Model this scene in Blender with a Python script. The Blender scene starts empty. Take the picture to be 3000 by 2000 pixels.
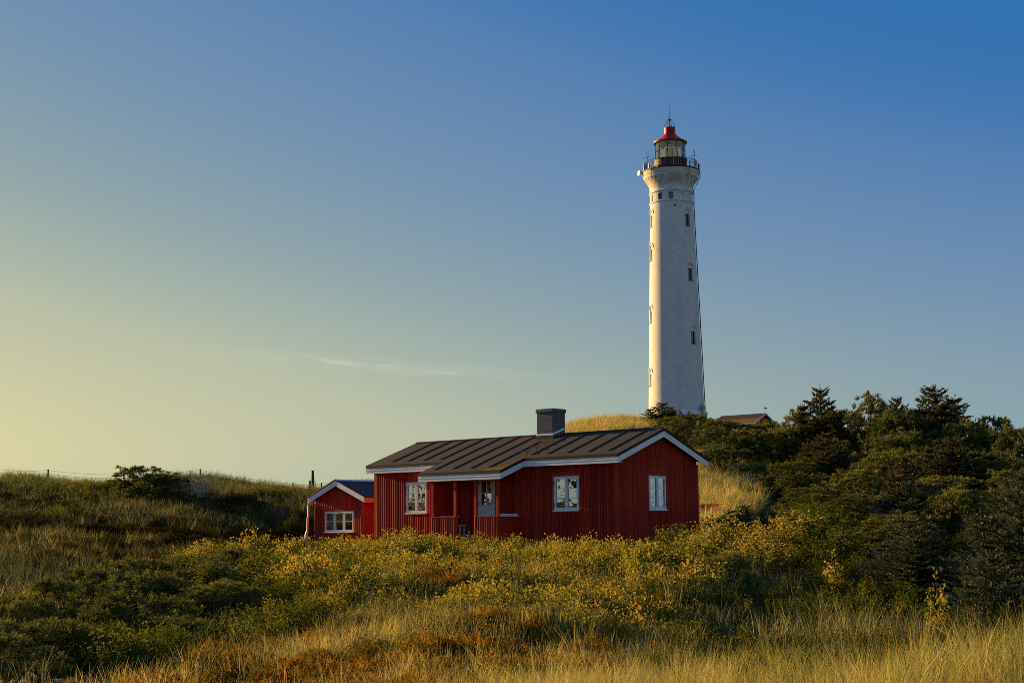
import bpy, bmesh, math, random
import numpy as np
from mathutils import Vector, Matrix, noise as mnoise

scene = bpy.context.scene
COL = scene.collection
rng = np.random.default_rng(11)
random.seed(5)
rad = math.radians

# ------------------------------------------------------------------ camera, sky, sun
cam = bpy.data.cameras.new('camera')
cam.sensor_width = 36.0
cam.lens = 50.2
cam.clip_end = 20000
cam_o = bpy.data.objects.new('camera', cam)
COL.objects.link(cam_o)
cam_o.matrix_world = Matrix.Rotation(rad(90) + .1305, 4, 'X') @ Matrix.Rotation(-.0092, 4, 'Z')
scene.camera = cam_o

SUN_AZ, SUN_EL = 53.0, 13.0            # degrees left of the +Y axis, above the horizon
world = bpy.data.worlds.new('World')
scene.world = world
world.use_nodes = True
wn, wl = world.node_tree.nodes, world.node_tree.links
wn.clear()
sky = wn.new('ShaderNodeTexSky')
sky.sky_type = 'NISHITA'
sky.sun_disc = False
sky.sun_elevation = rad(SUN_EL)
sky.sun_rotation = rad(-SUN_AZ)
sky.altitude = 0
sky.air_density = 2.4
sky.dust_density = .3
sky.ozone_density = 1.0
bg = wn.new('ShaderNodeBackground')
bg.inputs['Strength'].default_value = .050
wo = wn.new('ShaderNodeOutputWorld')
# the evening grade of the photograph: the brightness of the physical sky picks its colour, blue away from the sun, straw towards it
seps = wn.new('ShaderNodeSeparateColor'); wl.new(sky.outputs[0], seps.inputs[0])
nrm_ = wn.new('ShaderNodeMath'); nrm_.operation = 'DIVIDE'; wl.new(seps.outputs[0], nrm_.inputs[0]); nrm_.inputs[1].default_value = 14.0
grade = wn.new('ShaderNodeValToRGB')
STOPS = [(1.2, (92, 122, 165)), (2.2, (62, 112, 168)), (2.9, (34, 104, 167)), (3.6, (84, 123, 170)), (4.7, (113, 142, 168)), (5.6, (132, 154, 163)), (6.5, (151, 167, 161)), (7.6, (174, 181, 158)), (10.0, (206, 200, 155)), (13.8, (235, 218, 150))]
grade.color_ramp.interpolation = 'B_SPLINE'
ge_ = grade.color_ramp.elements
while len(ge_) < len(STOPS): ge_.new(.5)
for e_, (p_, c_) in zip(ge_, STOPS):
    e_.position = p_/14.0
    e_.color = (*[((v_/255+.055)/1.055)**2.4 for v_ in c_], 1)
wl.new(nrm_.outputs[0], grade.inputs[0])
gain = wn.new('ShaderNodeMath'); gain.operation = 'MAXIMUM'; wl.new(nrm_.outputs[0], gain.inputs[0]); gain.inputs[1].default_value = 1.0
gain10 = wn.new('ShaderNodeMath'); gain10.operation = 'MULTIPLY'; wl.new(gain.outputs[0], gain10.inputs[0]); gain10.inputs[1].default_value = 10.0
hsv = wn.new('ShaderNodeVectorMath'); hsv.operation = 'SCALE'
wl.new(grade.outputs[0], hsv.inputs[0]); wl.new(gain10.outputs[0], hsv.inputs['Scale'])
# a thin streak of cirrus low over the land, placed by its bearing and height in the sky
tc = wn.new('ShaderNodeTexCoord')
sep = wn.new('ShaderNodeSeparateXYZ')
wl.new(tc.outputs['Generated'], sep.inputs[0])
def wmath(op, a, b=None, c=None):
    n = wn.new('ShaderNodeMath'); n.operation = op
    for i, v in enumerate((a, b, c)):
        if v is None: continue
        if hasattr(v, 'links'): wl.new(v, n.inputs[i])
        else: n.inputs[i].default_value = v
    return n.outputs[0]
az = wmath('ARCTAN2', sep.outputs['X'], sep.outputs['Y'])
el = wmath('ARCSINE', sep.outputs['Z'])
mid = wmath('MULTIPLY_ADD', az, -.075, .1070)
def gauss(v, m, s):
    d = wmath('DIVIDE', wmath('SUBTRACT', v, m), s)
    return wmath('EXPONENT', wmath('MULTIPLY', wmath('MULTIPLY', d, d), -1.0))
cxyz = wn.new('ShaderNodeCombineXYZ')
wl.new(wmath('MULTIPLY', az, 26.0), cxyz.inputs[0])
wl.new(wmath('MULTIPLY_ADD', el, 260.0, wmath('MULTIPLY', az, 22.0)), cxyz.inputs[1])
cn = wn.new('ShaderNodeTexNoise'); cn.inputs['Scale'].default_value = 1.0
cn.inputs['Detail'].default_value = 5.0; cn.inputs['Roughness'].default_value = .6
wl.new(cxyz.outputs[0], cn.inputs['Vector'])
cr_ = wn.new('ShaderNodeMapRange'); cr_.inputs[1].default_value = .38; cr_.inputs[2].default_value = .75
wl.new(cn.outputs['Fac'], cr_.inputs[0])
cm = wmath('MULTIPLY', wmath('MULTIPLY', gauss(az, -.082, .090), gauss(el, mid, .0042)), cr_.outputs[0])
cm = wmath('MULTIPLY', cm, .55)
cmix = wn.new('ShaderNodeMix'); cmix.data_type = 'RGBA'; cmix.blend_type = 'MIX'
wl.new(cm, cmix.inputs['Factor'])
wl.new(hsv.outputs[0], cmix.inputs['A'])
cmul = wn.new('ShaderNodeMix'); cmul.data_type = 'RGBA'; cmul.blend_type = 'MULTIPLY'
cmul.inputs['Factor'].default_value = 1.0
cmul.inputs['B'].default_value = (1.75, 1.5, 1.35, 1)
cmul.clamp_result = False
wl.new(hsv.outputs[0], cmul.inputs['A'])
wl.new(cmul.outputs['Result'], cmix.inputs['B'])
wl.new(cmix.outputs['Result'], bg.inputs['Color'])
wl.new(bg.outputs[0], wo.inputs[0])

sun = bpy.data.lights.new('sun', 'SUN')
sun.energy = 5.0
sun.angle = rad(.6)
sun.color = (1.0, .63, .22)
sun_o = bpy.data.objects.new('sun', sun)
COL.objects.link(sun_o)
sd = Vector((-math.sin(rad(SUN_AZ)) * math.cos(rad(SUN_EL)), math.cos(rad(SUN_AZ)) * math.cos(rad(SUN_EL)), math.sin(rad(SUN_EL))))
sun_o.rotation_euler = sd.to_track_quat('Z', 'Y').to_euler()
sun_o.location = (-30, 30, 40)

vs = scene.view_settings
vs.view_transform = 'Standard'
vs.look = 'None'
vs.gamma = 1
vs.use_curve_mapping = False
vs.exposure = 1.15
scene.cycles.use_denoising = False
scene.cycles.filter_width = .9
scene.cycles.max_bounces = 6
scene.cycles.transparent_max_bounces = 12
scene.cycles.caustics_reflective = False
scene.cycles.caustics_refractive = False

# ------------------------------------------------------------------ helpers
class MB:
    """collects vertices and faces, links them as ONE mesh object"""
    def __init__(s): s.v, s.f = [], []
    def add(s, vs, fs):
        n = len(s.v); s.v += [tuple(p) for p in vs]; s.f += [tuple(i + n for i in f) for f in fs]; return s
    def box(s, x0, x1, y0, y1, z0, z1):
        return s.add([(x0,y0,z0),(x1,y0,z0),(x1,y1,z0),(x0,y1,z0),(x0,y0,z1),(x1,y0,z1),(x1,y1,z1),(x0,y1,z1)],
                     [(0,3,2,1),(4,5,6,7),(0,1,5,4),(1,2,6,5),(2,3,7,6),(3,0,4,7)])
    def prism(s, poly, d):
        """poly: planar loop of 3-D points; d: extrusion vector"""
        n = len(poly); d = Vector(d)
        a = [Vector(p) for p in poly]; b = [p + d for p in a]
        return s.add(a + b, [tuple(range(n - 1, -1, -1)), tuple(range(n, 2*n))] + [(i, (i+1) % n, n + (i+1) % n, n + i) for i in range(n)])
    def tube(s, pts, r, n=6, cap=True):
        P = [Vector(p) for p in pts]; rs = r if isinstance(r, (list, tuple)) else [r]*len(P)
        vs, fs = [], []
        for i, p in enumerate(P):
            t = (P[min(i+1, len(P)-1)] - P[max(i-1, 0)]).normalized()
            a = t.orthogonal().normalized() if abs(t.z) > .9 else t.cross(Vector((0,0,1))).normalized()
            b = t.cross(a)
            for k in range(n):
                w = 2*math.pi*k/n; vs.append(p + (a*math.cos(w) + b*math.sin(w))*rs[i])
        for i in range(len(P)-1):
            for k in range(n):
                fs.append((i*n+k, i*n+(k+1) % n, (i+1)*n+(k+1) % n, (i+1)*n+k))
        if cap: fs += [tuple(range(n-1, -1, -1)), tuple(range((len(P)-1)*n, len(P)*n))]
        return s.add(vs, fs)
    def lathe(s, prof, n=48, c=(0,0), close=False, a0=0.0):
        vs = [(c[0]+r*math.cos(a0+2*math.pi*k/n), c[1]+r*math.sin(a0+2*math.pi*k/n), z) for r, z in prof for k in range(n)]
        m = len(prof)
        fs = [(i*n+k, i*n+(k+1) % n, (i+1)*n+(k+1) % n, (i+1)*n+k) for i in range(m-1) for k in range(n)]
        if close: fs += [tuple(range(n-1, -1, -1)), tuple(range((m-1)*n, m*n))]
        return s.add(vs, fs)
    def mesh(s, name, mat, smooth=None):
        me = bpy.data.meshes.new(name)
        me.from_pydata(s.v, [], s.f); me.validate()
        if mat: me.materials.append(mat)
        if smooth:
            me.polygons.foreach_set('use_smooth', [True]*len(me.polygons))
            me.set_sharp_from_angle(angle=rad(smooth))
        return me
    def build(s, name, mat, parent=None, smooth=None, bevel=0):
        o = bpy.data.objects.new(name, s.mesh(name, mat, smooth))
        COL.objects.link(o)
        if parent: o.parent = parent
        if bevel:
            m = o.modifiers.new('bevel', 'BEVEL'); m.width = bevel; m.segments = 1; m.limit_method = 'ANGLE'
        return o

def tag(o, label=None, cat=None, group=None, kind=None):
    if label: o['label'] = label
    if cat: o['category'] = cat
    if group: o['group'] = group
    if kind: o['kind'] = kind
    return o
def empty(name, loc, rz, label, cat, group=None):
    o = bpy.data.objects.new(name, None); COL.objects.link(o)
    o.empty_display_size = .3
    o.location = loc; o.rotation_euler = (0, 0, rz)
    return tag(o, label, cat, group)
def inst(name, me, parent=None, loc=(0,0,0), rot=(0,0,0), scl=(1,1,1)):
    o = bpy.data.objects.new(name, me); COL.objects.link(o)
    if parent: o.parent = parent
    o.location = loc; o.rotation_euler = rot; o.scale = scl
    return o

# ------------------------------------------------------------------ materials
def mat_base(name):
    m = bpy.data.materials.new(name); m.use_nodes = True
    nt = m.node_tree; b = nt.nodes['Principled BSDF']
    return m, nt, b
def N(nt, t, **kw):
    n = nt.nodes.new(t)
    for k, v in kw.items(): setattr(n, k, v)
    return n
def noise_mat(name, c0, c1, scale=5.0, rough=.7, bump=0.0, bscale=None, detail=6, stretch=None, lo=.35, hi=.65, spec=.3, metal=0.0, extra=None):
    m, nt, b = mat_base(name); L = nt.links
    co = N(nt, 'ShaderNodeTexCoord'); mp = N(nt, 'ShaderNodeMapping')
    L.new(co.outputs['Object'], mp.inputs[0])
    if stretch: mp.inputs['Scale'].default_value = stretch
    n = N(nt, 'ShaderNodeTexNoise'); n.inputs['Scale'].default_value = scale; n.inputs['Detail'].default_value = detail
    L.new(mp.outputs[0], n.inputs['Vector'])
    r = N(nt, 'ShaderNodeValToRGB')
    r.color_ramp.elements[0].position = lo; r.color_ramp.elements[0].color = (*c0, 1)
    r.color_ramp.elements[1].position = hi; r.color_ramp.elements[1].color = (*c1, 1)
    L.new(n.outputs['Fac'], r.inputs[0])
    out = r.outputs[0]
    if extra: out = extra(nt, co, out)
    L.new(out, b.inputs['Base Color'])
    b.inputs['Roughness'].default_value = rough
    b.inputs['Specular IOR Level'].default_value = spec
    b.inputs['Metallic'].default_value = metal
    if bump:
        n2 = N(nt, 'ShaderNodeTexNoise'); n2.inputs['Scale'].default_value = bscale or scale*6; n2.inputs['Detail'].default_value = 5
        L.new(mp.outputs[0], n2.inputs['Vector'])
        bp = N(nt, 'ShaderNodeBump'); bp.inputs['Strength'].default_value = bump; bp.inputs['Distance'].default_value = .02
        L.new(n2.outputs['Fac'], bp.inputs['Height']); L.new(bp.outputs[0], b.inputs['Normal'])
    return m

def obj_vary(amount):
    """slight brightness difference from one board to the next"""
    def f(nt, co, col):
        oi = N(nt, 'ShaderNodeObjectInfo'); mr = N(nt, 'ShaderNodeMapRange')
        mr.inputs[3].default_value = 1 - amount; mr.inputs[4].default_value = 1 + amount
        nt.links.new(oi.outputs['Random'], mr.inputs[0])
        h = N(nt, 'ShaderNodeHueSaturation'); nt.links.new(col, h.inputs['Color']); nt.links.new(mr.outputs[0], h.inputs['Value'])
        return h.outputs[0]
    return f
RED = noise_mat('red_paint', (.36, .026, .013), (.54, .056, .024), 3.0, .6, 0, 30, stretch=(2, 2, .5), spec=.12, extra=obj_vary(.28))
REDD = noise_mat('red_board', (.34, .018, .010), (.42, .026, .013), 2.5, .65, 0, 30, spec=.1)
WHITE = noise_mat('white_paint', (.76, .77, .77), (.87, .87, .86), 2.0, .5, 0, 40, stretch=(1, 1, 4))
BARE = noise_mat('bare_pine_board', (.72, .19, .015), (.85, .26, .03), 6.0, .55, .1, 30, stretch=(1, 1, 6))
DRIP = noise_mat('black_edge', (.012, .011, .011), (.02, .018, .017), 8, .7)
def moss(nt, co, col):
    sepx = N(nt, 'ShaderNodeSeparateXYZ'); nt.links.new(co.outputs['Object'], sepx.inputs[0])
    mr = N(nt, 'ShaderNodeMapRange'); mr.inputs[1].default_value = -.7; mr.inputs[2].default_value = -1.5
    nt.links.new(sepx.outputs['Y'], mr.inputs[0])
    mx = N(nt, 'ShaderNodeMapRange'); mx.inputs[1].default_value = -5.6; mx.inputs[2].default_value = -4.0
    nt.links.new(sepx.outputs['X'], mx.inputs[0])
    n = N(nt, 'ShaderNodeTexNoise'); n.inputs['Scale'].default_value = 9; n.inputs['Detail'].default_value = 8
    nt.links.new(co.outputs['Object'], n.inputs['Vector'])
    a = N(nt, 'ShaderNodeMath', operation='MULTIPLY'); nt.links.new(mr.outputs[0], a.inputs[0]); nt.links.new(mx.outputs[0], a.inputs[1])
    b = N(nt, 'ShaderNodeMath', operation='MULTIPLY_ADD'); nt.links.new(a.outputs[0], b.inputs[0]); b.inputs[1].default_value = .35
    nt.links.new(n.outputs['Fac'], b.inputs[2])
    st = N(nt, 'ShaderNodeMapRange'); st.inputs[1].default_value = .70; st.inputs[2].default_value = .80
    nt.links.new(b.outputs[0], st.inputs[0])
    mi = N(nt, 'ShaderNodeMix', data_type='RGBA'); nt.links.new(st.outputs[0], mi.inputs['Factor'])
    nt.links.new(col, mi.inputs['A']); mi.inputs['B'].default_value = (.16, .13, .02, 1)
    return mi.outputs['Result']
FELT = noise_mat('roof_felt', (.036, .031, .032), (.074, .062, .060), 14, .95, .2, 30, spec=.05, lo=.3, hi=.7, extra=moss)
SHEET = noise_mat('corrugated_sheet', (.030, .030, .034), (.055, .052, .055), 4, .6, .1)
CONC = noise_mat('chimney_render', (.085, .088, .095), (.135, .138, .145), 3, .85, .25, 14)
GREY = noise_mat('weathered_wood', (.10, .085, .07), (.22, .19, .16), 8, .85, .4, 40, stretch=(1, 1, .15))
DARKW = noise_mat('dark_post_wood', (.04, .032, .025), (.09, .07, .05), 8, .85, .4, 40, stretch=(1, 1, .15))
IRON = noise_mat('dark_iron', (.015, .013, .012), (.05, .03, .022), 9, .6, .2, 40)
RUST = noise_mat('rusty_iron', (.06, .03, .02), (.20, .09, .04), 7, .7, .2, 40)
LREDM = noise_mat('lantern_red', (.40, .010, .010), (.48, .014, .012), 2, .45, 0, spec=.2)
STEEL = noise_mat('pale_metal', (.42, .42, .40), (.6, .6, .57), 5, .5, 0)
INNER = noise_mat('inside_wall', (.03, .027, .024), (.05, .045, .04), 2, .9)
CURT = noise_mat('curtain_cloth', (.55, .55, .52), (.68, .68, .64), 6, .9, .2, 20, stretch=(8, 8, .5))
BRONZE = noise_mat('lens_bronze', (.10, .085, .04), (.2, .17, .08), 5, .45, metal=.5)

def lime_extra(nt, co, col):
    L = nt.links
    # long faint stains, and chips where the whitewash has come off, thicker under the gallery
    mp = N(nt, 'ShaderNodeMapping'); mp.inputs['Scale'].default_value = (.55, .55, .09); L.new(co.outputs['Object'], mp.inputs[0])
    n = N(nt, 'ShaderNodeTexNoise'); n.inputs['Scale'].default_value = 1.3; n.inputs['Detail'].default_value = 7; L.new(mp.outputs[0], n.inputs['Vector'])
    mr = N(nt, 'ShaderNodeMapRange'); mr.inputs[1].default_value = .40; mr.inputs[2].default_value = .72; mr.inputs[3].default_value = 1.0; mr.inputs[4].default_value = .90
    L.new(n.outputs['Fac'], mr.inputs[0])
    h = N(nt, 'ShaderNodeHueSaturation'); L.new(col, h.inputs['Color']); L.new(mr.outputs[0], h.inputs['Value'])
    v = N(nt, 'ShaderNodeTexNoise'); v.inputs['Scale'].default_value = 5.0; v.inputs['Detail'].default_value = 9; v.inputs['Roughness'].default_value = .72
    L.new(co.outputs['Object'], v.inputs['Vector'])
    v2 = N(nt, 'ShaderNodeTexNoise'); v2.inputs['Scale'].default_value = .45; v2.inputs['Detail'].default_value = 3; L.new(co.outputs['Object'], v2.inputs['Vector'])
    sx = N(nt, 'ShaderNodeSeparateXYZ'); L.new(co.outputs['Object'], sx.inputs[0])
    mz = N(nt, 'ShaderNodeMapRange'); mz.inputs[1].default_value = 21; mz.inputs[2].default_value = 25; mz.inputs[3].default_value = -.055; mz.inputs[4].default_value = .035
    L.new(sx.outputs['Z'], mz.inputs[0])
    a = N(nt, 'ShaderNodeMath', operation='MULTIPLY_ADD'); L.new(v2.outputs['Fac'], a.inputs[0]); a.inputs[1].default_value = .28; L.new(v.outputs['Fac'], a.inputs[2])
    a2 = N(nt, 'ShaderNodeMath', operation='ADD'); L.new(a.outputs[0], a2.inputs[0]); L.new(mz.outputs[0], a2.inputs[1])
    st = N(nt, 'ShaderNodeMapRange'); st.inputs[1].default_value = .80; st.inputs[2].default_value = .83; L.new(a2.outputs[0], st.inputs[0])
    mi = N(nt, 'ShaderNodeMix', data_type='RGBA'); L.new(st.outputs[0], mi.inputs['Factor']); L.new(h.outputs[0], mi.inputs['A']); mi.inputs['B'].default_value = (.17, .145, .12, 1)
    return mi.outputs['Result']
LIME = noise_mat('white_limewash', (.66, .645, .59), (.75, .735, .68), 1.4, .8, .35, 1.6, spec=.1, extra=lime_extra)
LIMEP = noise_mat('white_limewash_trim', (.68, .66, .61), (.74, .72, .67), 1.4, .8, .3, 6.0)

def glass_mat(name, tint=(.02, .022, .024), reflect=.5):
    """window glass: mirror-like reflection over a see-through pane"""
    m, nt, b = mat_base(name); L = nt.links
    nt.nodes.remove(b)
    out = nt.nodes['Material Output']
    g = N(nt, 'ShaderNodeBsdfGlossy'); g.inputs['Roughness'].default_value = .015; g.inputs['Color'].default_value = (.92, .95, .95, 1)
    t = N(nt, 'ShaderNodeBsdfTransparent'); t.inputs['Color'].default_value = (*tint, 1)
    fr = N(nt, 'ShaderNodeFresnel'); fr.inputs['IOR'].default_value = 1.5
    mr = N(nt, 'ShaderNodeMapRange'); mr.inputs[2].default_value = .5; mr.inputs[3].default_value = reflect*.55; mr.inputs[4].default_value = 1.0
    L.new(fr.outputs[0], mr.inputs[0])
    tc_ = N(nt, 'ShaderNodeTexCoord'); nz = N(nt, 'ShaderNodeTexNoise'); nz.inputs['Scale'].default_value = 2.2; L.new(tc_.outputs['Object'], nz.inputs['Vector'])
    bp = N(nt, 'ShaderNodeBump'); bp.inputs['Strength'].default_value = .25; bp.inputs['Distance'].default_value = .02; L.new(nz.outputs['Fac'], bp.inputs['Height']); L.new(bp.outputs[0], g.inputs['Normal'])
    mx = N(nt, 'ShaderNodeMixShader'); L.new(mr.outputs[0], mx.inputs[0]); L.new(t.outputs[0], mx.inputs[1]); L.new(g.outputs[0], mx.inputs[2])
    L.new(mx.outputs[0], out.inputs[0])
    return m
GLASS = glass_mat('window_glass', (.6, .62, .62), .8)
LGLASS = glass_mat('lantern_glass', (.97, .98, .96), .06)
DARKPANE = glass_mat('dark_tower_glass', (.12, .12, .14), .10)
def lens_mat():
    m, nt, b = mat_base('lens_glass'); L = nt.links; nt.nodes.remove(b)
    d = N(nt, 'ShaderNodeBsdfDiffuse'); d.inputs['Color'].default_value = (.62, .66, .42, 1)
    t = N(nt, 'ShaderNodeBsdfTranslucent'); t.inputs['Color'].default_value = (.80, .84, .56, 1)
    g = N(nt, 'ShaderNodeBsdfGlossy'); g.inputs['Roughness'].default_value = .08
    a = N(nt, 'ShaderNodeMixShader'); a.inputs[0].default_value = .6; L.new(d.outputs[0], a.inputs[1]); L.new(t.outputs[0], a.inputs[2])
    c = N(nt, 'ShaderNodeMixShader'); c.inputs[0].default_value = .25; L.new(a.outputs[0], c.inputs[1]); L.new(g.outputs[0], c.inputs[2])
    L.new(c.outputs[0], nt.nodes['Material Output'].inputs[0]); return m
LENS = lens_mat()

def leaf_mat(name, stops, transl=.4, vary=.25, rough=.6, spec=.2, patch=None, gloss=.0):
    """stops: (position, colour) along the per-leaf attribute 'tint'"""
    m, nt, b = mat_base(name); L = nt.links
    nt.nodes.remove(b); out = nt.nodes['Material Output']
    at = N(nt, 'ShaderNodeAttribute'); at.attribute_name = 'tint'
    oi = N(nt, 'ShaderNodeObjectInfo')
    ad = N(nt, 'ShaderNodeMath', operation='MULTIPLY_ADD'); L.new(oi.outputs['Random'], ad.inputs[0]); ad.inputs[1].default_value = vary
    sb = N(nt, 'ShaderNodeMath', operation='SUBTRACT'); L.new(at.outputs['Fac'], sb.inputs[0]); sb.inputs[1].default_value = vary/2; L.new(sb.outputs[0], ad.inputs[2])
    src = ad.outputs[0]
    if patch:
        ge = N(nt, 'ShaderNodeNewGeometry'); nz = N(nt, 'ShaderNodeTexNoise'); nz.inputs['Scale'].default_value = patch[0]; nz.inputs['Detail'].default_value = 3
        L.new(ge.outputs['Position'], nz.inputs['Vector'])
        pm = N(nt, 'ShaderNodeMapRange'); pm.inputs[1].default_value = .35; pm.inputs[2].default_value = .65; pm.inputs[3].default_value = -patch[1]; pm.inputs[4].default_value = patch[1]
        L.new(nz.outputs['Fac'], pm.inputs[0])
        a3 = N(nt, 'ShaderNodeMath', operation='ADD'); L.new(src, a3.inputs[0]); L.new(pm.outputs[0], a3.inputs[1]); src = a3.outputs[0]
    r = N(nt, 'ShaderNodeValToRGB')
    els = r.color_ramp.elements
    while len(els) < len(stops): els.new(.5)
    for e, (p, c) in zip(els, stops): e.position = p; e.color = (*c, 1)
    L.new(src, r.inputs[0])
    d = N(nt, 'ShaderNodeBsdfDiffuse'); t = N(nt, 'ShaderNodeBsdfTranslucent')
    L.new(r.outputs[0], d.inputs['Color']); L.new(r.outputs[0], t.inputs['Color'])
    mx = N(nt, 'ShaderNodeMixShader'); mx.inputs[0].default_value = transl
    L.new(d.outputs[0], mx.inputs[1]); L.new(t.outputs[0], mx.inputs[2])
    res = mx.outputs[0]
    if gloss:
        g = N(nt, 'ShaderNodeBsdfGlossy'); g.inputs['Roughness'].default_value = .45; g.inputs['Color'].default_value = (.9, .9, .8, 1)
        m2 = N(nt, 'ShaderNodeMixShader'); m2.inputs[0].default_value = gloss; L.new(res, m2.inputs[1]); L.new(g.outputs[0], m2.inputs[2]); res = m2.outputs[0]
    L.new(res, out.inputs[0])
    return m
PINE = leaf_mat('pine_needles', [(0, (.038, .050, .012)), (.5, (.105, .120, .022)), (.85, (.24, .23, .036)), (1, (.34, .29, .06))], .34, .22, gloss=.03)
PINEB = leaf_mat('blue_spruce_needles', [(0, (.036, .050, .020)), (.6, (.095, .115, .050)), (1, (.12, .14, .10))], .2, .2, gloss=.03)
SPRUCE = leaf_mat('spruce_needles', [(0, (.036, .048, .014)), (.6, (.095, .102, .030)), (1, (.17, .11, .038))], .22, .25, gloss=.03)
ROSE = leaf_mat('rose_leaves', [(0, (.044, .056, .012)), (.3, (.15, .148, .024)), (.6, (.31, .265, .040)), (.85, (.40, .30, .045)), (1, (.43, .24, .035))], .46, .34, patch=(.35, .18))
ROSEG = leaf_mat('green_rose_leaves', [(0, (.026, .040, .010)), (.5, (.075, .092, .014)), (.85, (.17, .16, .018)), (1, (.32, .24, .02))], .40, .25, patch=(.4, .15))
GRASS = leaf_mat('marram_blades', [(0, (.060, .095, .022)), (.4, (.19, .215, .042)), (.75, (.42, .34, .080)), (1, (.58, .45, .16))], .50, .34, patch=(.7, .18), gloss=.03)
GRASSD = leaf_mat('dune_blades', [(0, (.050, .072, .028)), (.45, (.115, .130, .045)), (.8, (.24, .22, .080)), (1, (.40, .31, .12))], .48, .3, patch=(.2, .15), gloss=.02)  # grey-green marram, with the left dune's shade darkened into the colour
HEATH = leaf_mat('heath_sprigs', [(0, (.05, .045, .010)), (.4, (.14, .085, .014)), (.8, (.27, .135, .016)), (1, (.36, .20, .025))], .4, .45, patch=(.5, .15))
CROW = leaf_mat('crowberry_sprigs', [(0, (.020, .024, .007)), (.5, (.050, .042, .012)), (1, (.10, .062, .016))], .25, .3, patch=(.5, .15))
TWIG = noise_mat('grey_twigs', (.26, .22, .18), (.45, .39, .32), 12, .8)
BARK = noise_mat('bark', (.045, .032, .022), (.11, .08, .055), 10, .9, .4, 40)

# ------------------------------------------------------------------ terrain (height above the eye of the camera)
YAW = .6967
HC = Vector((3.437, 48.0, -.562))                 # near corner of the red house
EX = Vector((math.cos(YAW), -math.sin(YAW), 0)); EY = Vector((math.sin(YAW), math.cos(YAW), 0))
CTRL = np.array([(5.6,15.0,-1.14),(4.2,15.0,-1.52),(3.3,16.0,-1.80),(2.3,17.0,-1.98),(1.0,17.5,-1.98),(5.0,21.5,-2.35),(7.0,21.5,-2.35),(2.8,22.0,-2.2),(-0.5,19.0,-1.98),(-2.3,19.5,-2.02),
(-1.2,25.0,-1.74),(-0.1,32.0,-1.43),(-1.0,40.0,-1.03),(-1.2,47.0,-0.82),(-3.5,49.0,-0.95),(1.0,45.5,-0.95),(2.6,45.8,-1.2),(1.7,29.0,-1.64),(3.3,36.0,-1.30),(3.9,45.0,-1.15),(-2.4,28.0,-1.62),(-3.3,34.0,-1.33),
(-7.8,22.0,-2.35),(-6.5,25.0,-2.40),(-9.5,32.0,-2.1),(-5.3,28.0,-2.05),(-8.1,38.0,-1.65),(-13.5,38.0,-1.50),(-13.1,46.0,-0.90),(-13.6,43.8,-.86),(-15.6,44,-.80),(-17.5,44.2,-.75),(-5.7,40.0,-1.36),(-6.8,50.0,-1.25),(-8.3,60.0,-1.2),(-9.5,55,-1.25),(-5.5,56.0,-1.15),
(-19.3,58.0,-0.25),(-14.8,62.0,-0.02),(-11.0,66.0,0.21),(-21.7,70.0,1.34),(-13.8,72.0,1.47),(-9.2,70.0,0.89),(-29.4,82.0,2.65),(-26.6,82.0,2.8),(-23.8,83.0,2.5),(-21.5,84.0,2.75),(-19.5,84.0,2.95),(-16.5,84.0,2.85),
(-14.7,84.0,2.45),(-12.9,84.0,1.95),(-11.1,86.0,2.0),(-9.3,88.0,2.5),(-8.4,90.0,2.7),(-6.2,92.0,2.97),(-4.8,98.0,3.7),(-0.1,112.0,5.6),(3.8,116.0,7.45),(5.6,118.0,7.75),(8.0,121.0,8.5),(11.2,124.0,8.85),(15.5,130.0,9.0),
(19.5,170.0,11.9),(-0.1,76.0,1.5),(5.4,76.0,2.4),(9.3,98.0,5.0),(8.3,64.0,0.81),(10.5,72.0,1.67),(14.1,85.0,3.0),(15.6,85.0,2.2),(8.2,50.0,-0.30),(11.3,48.0,-0.33),(12.9,42.0,-0.72),(10.6,31.0,-2.1),(7.6,27.0,-2.3),
(5.2,28.0,-2.2),(16.6,70.0,.6),(19.7,64.0,.3),(23.8,105.0,4.4),(28.0,98.0,3.6),(30.4,88.0,2.4),(18,100,4.2),(22,88,2.6),(24.3,150.0,9.9),(26,150,9.9),(18,120,6.6),(22,125,6.4),(27,128,6.2),(32,128,5.6),(14,113,7.3),(24,138,8.4),
(0,0,-1.55),(-4,4,-1.8),(4,4,-1.35),(0,8,-1.6),(-5,10,-2.0),(5,10,-1.25),(-1.5,14,-1.9),(9,13,-1.1),(-9,14,-2.3),
(3.5,48.2,-.95),(6.6,51.8,-.65),(-5.3,55.3,-1.05),(-2.1,59.1,-.8),(0,50.5,-.85),(1,56,-.55),
(-10,105,.6),(-25,110,.2),(-45,100,1.),(-45,70,2.),(-40,40,1.2),(-30,25,-.6),(-35,5,.8),(-20,-15,1.0),(0,-25,1.8),(25,-15,1.6),(25,12,-.8),(28,30,-.8),(34,50,-.3),(45,80,1.5),(50,120,3.),(30,190,9.),(0,190,8.),(-15,150,2.),(60,40,-.5),(-60,-30,1.),(60,-30,1.)], dtype=float)
def tps_fit(P, smooth=.4):
    n = len(P); X = P[:, :2]/30.0
    d = np.linalg.norm(X[:, None]-X[None], axis=2)
    K = np.where(d > 0, d*d*np.log(np.maximum(d, 1e-9)), 0) + np.eye(n)*smooth*1e-3
    A = np.zeros((n+3, n+3)); A[:n, :n] = K; A[:n, n] = 1; A[:n, n+1:] = X; A[n, :n] = 1; A[n+1:, :n] = X.T
    return X, np.linalg.solve(A, np.concatenate([P[:, 2], np.zeros(3)]))
TX, TW = tps_fit(CTRL)
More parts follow.
